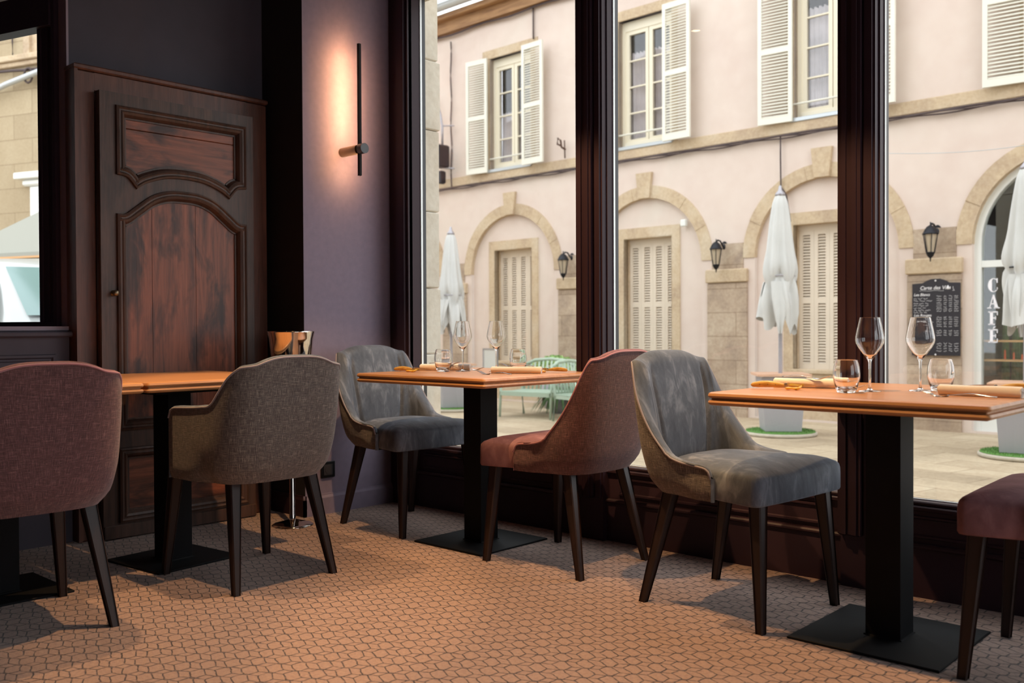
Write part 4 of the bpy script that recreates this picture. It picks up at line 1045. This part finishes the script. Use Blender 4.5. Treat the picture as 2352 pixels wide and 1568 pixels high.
sc.lathe([(.0001, .03), (.004, .024), (.012, .006), (.013, -.004), (.008, -.012), (.0001, -.014)], (.118, -.013, .295), n=8); sc.tube([(.168, -.0145, .31), (.165, -.0145, .295), (.172, -.0145, .285), (.172, -.0145, .272), (.162, -.0145, .27), (.182, -.0145, .27)], .0018, n=4, upv=(0, 1, 0))
obj('chalk_writing', sc, M['chalk'], T)
obj('wall_hook', MB().cyl((0, -.014, .372), (0, -.02, .372), .008, n=10).cyl((0, -.014, -.365), (0, -.02, -.365), .008, n=10), M['chalk'], T)
# alarm box, wall bracket, street lamp
T = tag(obj('alarm_box', MB().rbox(-.035, .035, -.05, .0, -.045, .04, .01), M['white_paint']), 'small white alarm box on the plaster beside the first lower window', 'alarm box'); at(T, -6.57, 0, 2.22)
b = MB().tube([(0, 0, 0), (0, -.08, .02), (.02, -.12, .10), (-.03, -.12, .14), (-.04, -.12, .06), (.03, -.12, .03)], .014, n=6).tube([(0, -.01, -.12), (0, -.02, .12)], .010, n=6)
T = tag(obj('iron_bracket', b, M['rust']), 'rusty iron bracket on the string course left of the first mullion', 'bracket'); at(T, -8.45, -.05, 3.36)
T = thing('street_lamp', 'wall mounted street lamp on a curved pipe at the left window edge', 'street lamp'); at(T, -10.82, -.1, 4.0)
obj('curved_pipe', MB().tube([(-.35, .05, .50), (-.25, -.02, .48), (-.12, -.05, .36), (-.04, -.06, .2), (0, -.06, .0), (0, -.06, -.3)], .018, n=8).tube([(0, -.06, .02), (.2, .0, .0)], .012, n=6).tube([(0, -.06, -.62), (.2, .0, -.64)], .012, n=6), M['pole'], T)
obj('lamp_head', MB().rbox(-.08, .09, -.2, .0, -.62, -.28, .02).rbox(-.05, .03, -.12, -.02, -.86, -.66, .02), M['lantern'], T)
# garland wire
T = tag(obj('light_garland', MB().tube([(-.0+2.2*k/24, 0, -.10*sin(pi*k/24)) for k in range(25)], .0028, n=5), M['gutter']), 'thin sagging wire strung above the café arch', 'wire'); at(T, -3.62, -1.4, 2.50)

# parasols in planters on turf discs
def parasol(u, v, rz, top, label, mirror=1, seed=1):
    rr = random.Random(seed)
    T = thing('closed_parasol', label, 'parasol', group='closed white parasols'); at(T, u, v, GZ, rz)
    b = MB(); NN = 96; K = 34; z1 = top-.07; LEN = 1.16
    def rad(t_): return smooth_tab([(0, .045), (.06, .070), (.2, .095), (.45, .130), (.60, .155), (.655, .142), (.675, .125), (.70, .138), (.82, .160), (1, .150)], t_)
    def hem(a): return LEN*(1+.13*(abs(cos(2*a+seed)))**3+.05*cos(5*a+seed*2))
    V = []
    for j in range(K+1):
        t_ = j/K
        for i in range(NN):
            a = 2*pi*i/NN; g = min(1, .25+t_); r_ = rad(t_)*(1+g*(.13*cos(9*a+sin(t_*4)*.8)+.10*sin(4*a+t_*4+seed)))
            if t_ > .70: r_ *= 1+(t_-.70)*(.75*cos(3*a+seed)+.5*cos(7*a))
            V.append((r_*cos(a), r_*sin(a), z1-hem(a)*t_ if t_ > .675 else z1-t_*(LEN+(hem(a)-LEN)*(t_/.675)**4)))
    b.add(V, [(j*NN+i, j*NN+(i+1) % NN, (j+1)*NN+(i+1) % NN, (j+1)*NN+i) for j in range(K) for i in range(NN)], True)
    for (a, w_, l_) in ((.5+seed, .55, .34), (2.4+seed, .5, .26), (4.2+seed, .6, .40)):
        def fn(p, q, a=a, w_=w_, l_=l_):
            an = a+(p-.5)*2*w_*(1-q*.85); r_ = .150+.035*sin(pi*q*.7)+.012*sin(p*9); return (r_*cos(an), r_*sin(an), z1-LEN*.72-l_*1.25*q)
        b.grid(fn, 10, 12)
    obj('canopy', b, M['canvas'], T)
    obj('tie_strap', MB().lathe([(.138, -.007), (.143, 0), (.138, .007)], (0, 0, z1-LEN*.672), n=32), M['pole' if seed != 3 else 'blackplastic'], T)
    obj('pole', MB().cyl((0, 0, .45), (0, 0, top-.06), .018, n=16), M['pole'], T)
    obj('finial', MB().lathe([(.0001, top+.03-.0), (.014, top+.02), (.020, top-.02), (.045, top-.05), (.05, top-.075), (.0001, top-.075)], n=20), M['pole'], T)
    P = thing('planter_box', 'tapered pale grey planter of the '+label, 'planter', group='parasol planter bases'); at(P, u, v, GZ, rz+radians(38))
    def sq(s_): return [(-s_, -s_), (s_, -s_), (s_, s_), (-s_, s_)]
    obj('planter_body', MB().loft(sq(.205), [(.04, .045), (.035, .05), (0, .56), (0, .575), (.01, .575)]), M['planter'], P)
    obj('timber_top', MB().ring(sq(.25), [(0, .577), (0, .60), (.228, .60), (.228, .577), (0, .577)]), M['planter_top'], P)
    G_ = thing('turf_disc', 'green turf disc under the '+label, 'turf mat', group='turf covered base discs'); at(G_, u, v, GZ)
    obj('disc', MB().lathe([(.0001, 0), (.33, 0), (.345, .01), (.345, .03), (.335, .036), (.0001, .036)], n=40), M['kerb'], G_)
    t_ = MB().lathe([(.0001, .045), (.325, .044), (.332, .037), (.0001, .0365)], n=40)
    for k in range(2200):
        a = rr.uniform(0, 2*pi); r_ = .325*sqrt(rr.random()); x, y = r_*cos(a), r_*sin(a); dx, dy = rr.uniform(-.006, .006), rr.uniform(-.006, .006)
        t_.v += [(x-.0018, y, .04), (x+.0018, y, .04), (x+dx, y+dy, .058)]; t_.f.append((len(t_.v)-3, len(t_.v)-2, len(t_.v)-1)); t_.sm.append(False)
    o = obj('turf', t_, M['grass'], G_, recalc=False); o['kind'] = 'stuff'
parasol(-4.56, -1.37, 0, 2.39, 'closed white parasol in front of the middle shuttered window', seed=1)
parasol(-9.03, -1.62, .5, 2.32, 'closed white parasol at the far left of the terrace', seed=2)
parasol(-2.33, -1.55, 1.1, 2.36, 'closed white parasol in front of the café window', seed=3)

# green terrace furniture
def garden_chair(u, v, rz, label, wide=.5):
    T = thing('garden_chair', label, 'garden chair', group='pale green garden chairs'); at(T, u, v, GZ, rz)
    b = MB(); w_ = wide/2
    for x in (-w_, w_):
        obj('leg', MB().tube([(x, -.24, 0), (x, -.22, .30), (x, -.20, .50)], .015, n=8), M['green_metal'], T)
        obj('leg', MB().tube([(x, .25, 0), (x, .21, .28), (x, .28, .62)], .015, n=8), M['green_metal'], T)
        obj('armrest', MB().tube([(x, -.20, .50), (x, -.1, .515), (x, .12, .50), (x, .26, .47)], .022, n=8, flat=.5), M['green_metal'], T)
    st = MB()
    for k in range(11): st.rbox(-w_, w_, -.24+.043*k, -.206+.043*k, .285+.01*abs(k-5)/5, .300+.01*abs(k-5)/5, .002)
    st.box(-w_, w_, -.25, -.235, .255, .30).box(-w_, w_, .225, .24, .255, .30).box(-w_, -w_+.015, -.25, .24, .255, .30).box(w_-.015, w_, -.25, .24, .255, .30)
    obj('seat', st, M['green_metal'], T)
    bk = MB().tube([(-w_, .28, .60), (-w_*.6, .30, .66), (0, .31, .675), (w_*.6, .30, .66), (w_, .28, .60)], .020, n=8)
    for k in range(12): x = -w_*.92+2*w_*.92*k/11; bk.tube([(x, .22, .30), (x, .26, .46), (x, .29, .655-.05*abs(2*k/11-1)**2)], .014, n=6, flat=.4)
    obj('backrest', bk, M['green_metal'], T)
garden_chair(-7.62, -1.55, radians(8), 'pale green slatted garden seat facing the house, plant behind it', .72)
garden_chair(-6.80, -1.65, radians(75), 'pale green garden chair turned sideways beside the slatted seat')
garden_chair(-6.9, -.75, radians(185), 'pale green garden chair furthest back by the house wall')
T = thing('potted_plant', 'drooping dark green plant in a pot under the green seat', 'plant'); at(T, -7.75, -.98, GZ)
obj('pot', MB().lathe([(.0001, 0), (.10, 0), (.13, .20), (.11, .2), (.0001, .18)], n=20), M['planter'], T)
lf = MB(); rr = random.Random(5)
for k in range(70):
    a = rr.uniform(0, 2*pi); l_ = rr.uniform(.18, .36); h_ = rr.uniform(.02, .14); w_ = rr.uniform(.012, .022); pr = []
    for q in range(6):
        t_ = q/5; d = .05+l_*t_; z = .22+h_*sin(pi*min(1, t_*1.1))-.20*t_*t_; ww = w_*sin(pi*(.1+.88*t_)); pr += [(d*cos(a)-ww*sin(a), d*sin(a)+ww*cos(a), z), (d*cos(a)+ww*sin(a), d*sin(a)-ww*cos(a), z)]
    lf.add(pr, [(2*q, 2*q+1, 2*q+3, 2*q+2) for q in range(5)], True)
o = obj('leaves', lf, M['leaf'], T, recalc=False); o['kind'] = 'stuff'
T = thing('potted_shrub', 'rounded light green shrub in a pot behind the green chairs', 'plant'); at(T, -8.25, -.5, GZ)
obj('pot', MB().lathe([(.0001, 0), (.14, 0), (.18, .30), (.16, .3), (.0001, .27)], n=20), M['planter'], T)
lf = MB()
for k in range(700):
    a = rr.uniform(0, 2*pi); b_ = rr.uniform(-.3, 1.5); r_ = rr.uniform(.18, .26); c_ = Vector((r_*cos(a)*cos(b_)*1.6, r_*sin(a)*cos(b_), .48+r_*sin(b_)*.8)); n_ = Vector((rr.uniform(-1, 1), rr.uniform(-1, 1), rr.uniform(-.2, 1))).normalized(); p_ = n_.orthogonal().normalized()*.02; q_ = n_.cross(p_)
    lf.add([c_-p_, c_+q_, c_+p_, c_-q_], [(0, 1, 2, 3)])
o = obj('leaves', lf, M['leaf2'], T, recalc=False); o['kind'] = 'stuff'
T = thing('menu_stand', 'small framed menu board standing by the wall left of the first shuttered window', 'menu stand'); at(T, -9.05, -.9, GZ)
obj('frame', MB().box(-.14, -.125, -.01, .01, .45, .78).box(.125, .14, -.01, .01, .45, .78).box(-.14, .14, -.01, .01, .765, .78).box(-.14, .14, -.01, .01, .45, .465), M['pole'], T)
obj('leg', MB().cyl((-.1, 0, 0), (-.1, 0, .45), .012, n=8), M['pole'], T); obj('leg', MB().cyl((.1, 0, 0), (.1, 0, .45), .012, n=8), M['pole'], T)
obj('panel', MB().box(-.125, .125, -.004, .004, .465, .765), M['white_paint'], T)

# seen through the side window: stone house, market canopy, parked car
SM = Matrix.Translation((-12.2, 4.6, 0)) @ Matrix.Rotation(radians(197+3), 4, 'Z')
def sat(o, x, y, z=0, rz=0): o.matrix_world = SM @ Matrix.Translation((x, y, z)) @ Matrix.Rotation(rz, 4, 'Z'); return o
T = thing('stone_house', 'cream stone block house seen through the left side window', 'building'); sat(T, 0, 0)
obj('wall', MB().box(-2.5, 6, -.4, 0, GZ, 6), M['stone_wall'], T)
obj('string_course', MB().rbox(-2.5, 6, 0, .09, 4.24, 4.31, .01).rbox(-2.5, 6, 0, .05, 4.18, 4.24, .01), M['stone'], T)
obj('cable', MB().tube([(-2.5+8.5*k/40, .07, 4.12+.015*sin(k)) for k in range(41)], .018, n=6).tube([(.28, .03, 4.3), (.285, .03, 4.5), (.28, .03, 4.75)], .010, n=6).tube([(-.06+.07*cos(k*.6), .1, 4.03+.09*sin(k*.6)) for k in range(12)], .013, n=6), M['cable'], T)
obj('rain_gutter', MB().tube([(-2.5, .12, 4.46), (.3, .12, 3.95), (.35, .12, 3.935), (5.5, .12, 2.98)], .035, n=10), M['gutter'], T)
obj('window_surround', MB().rbox(-.02, .08, 0, .05, 4.31, 5.6, .01).box(-.6, -.02, .0, .012, 4.31, 5.6), M['stone'], T)
obj('corbel', MB().rbox(-.5, .14, 0, .16, 2.78, 2.86, .01).rbox(-.5, .06, 0, .10, 2.70, 2.78, .02).rbox(-.5, -.02, 0, .06, 1.2, 2.70, .01), M['white_paint'], T)
T = thing('market_canopy', 'white open market canopy seen through the side window above the parked car', 'canopy'); sat(T, -2.7, .9, GZ)
cz = 1.84
obj('canopy_cloth', MB().add([(-2.2, -.6, cz), (2.2, -.6, cz), (2.2, .6, cz), (-2.2, .6, cz), (.0, 0, cz+.97)], [(0, 1, 4), (1, 2, 4), (2, 3, 4), (3, 0, 4)]).add([(-2.2, -.6, cz), (2.2, -.6, cz), (2.2, .6, cz), (-2.2, .6, cz), (-2.2, -.6, cz-.04), (2.2, -.6, cz-.04), (2.2, .6, cz-.04), (-2.2, .6, cz-.04)], [(0, 1, 5, 4), (1, 2, 6, 5), (2, 3, 7, 6), (3, 0, 4, 7)]), M['market_canvas'], T)
obj('pole', MB().cyl((0, 0, 0), (0, 0, cz+.93), .03, n=12), M['pole'], T)
obj('rim_batten', MB().box(-2.2, 2.2, .585, .61, cz-.06, cz-.04), M['shelf'], T)
# car
T = thing('parked_car', 'white parked car with pale teal windscreen below the market canopy', 'car'); T.matrix_world = Matrix.Translation((-8.2, 3.5, GZ)) @ Matrix.Rotation(pi, 4, 'Z') @ Matrix.Scale(1.12, 4)
CB = MB(); prof = [(-1.75, .25), (-1.85, .45), (-1.80, .72), (-1.0, .90), (-.72, .98), (.05, 1.40), (.35, 1.47), (1.2, 1.46), (1.9, 1.30), (2.3, .95), (2.35, .5), (2.3, .25)]
V = []; secs = [(-.80, .93), (-.76, 1.0), (0, 1.02), (.76, 1.0), (.80, .93)]
for yy, s_ in secs:
    for x, z in prof:
        yn = yy*(1 if z < 1.0 else 1-.28*(z-1.0)/.45); V.append((x, yn, z*s_ if z > .6 else z))
m_ = len(prof); CB.add(V, [(j*m_+i, j*m_+(i+1) % m_, (j+1)*m_+(i+1) % m_, (j+1)*m_+i) for j in range(4) for i in range(m_)]+[tuple(range(m_))[::-1], tuple(4*m_+i for i in range(m_))], True)
obj('car_body', CB, M['car_white'], T)
obj('windscreen', MB().add([(-.66, -.66, 1.035), (-.66, .66, 1.035), (.0, .56, 1.395), (.0, -.56, 1.395), (-.5, .0, 1.15), (-.66, 0, 1.045), (0, 0, 1.405)], [(0, 5, 6, 3), (5, 1, 2, 6)]), M['car_glass'], T)
for sd in (-1, 1):
    obj('side_window', MB().add([(-.45, sd*.815, .98), (1.55, sd*.815, .98), (1.25, sd*.70, 1.33), (.18, sd*.69, 1.37)], [(0, 1, 2, 3)]), M['house_glass'], T)
    for x in (-1.15, 1.45):
        obj('wheel', MB().cyl((x, sd*.66, .30), (x, sd*.83, .30), .30, n=28).cyl((x, sd*.83, .30), (x, sd*.835, .30), .19, n=20), M['tyre'], T)
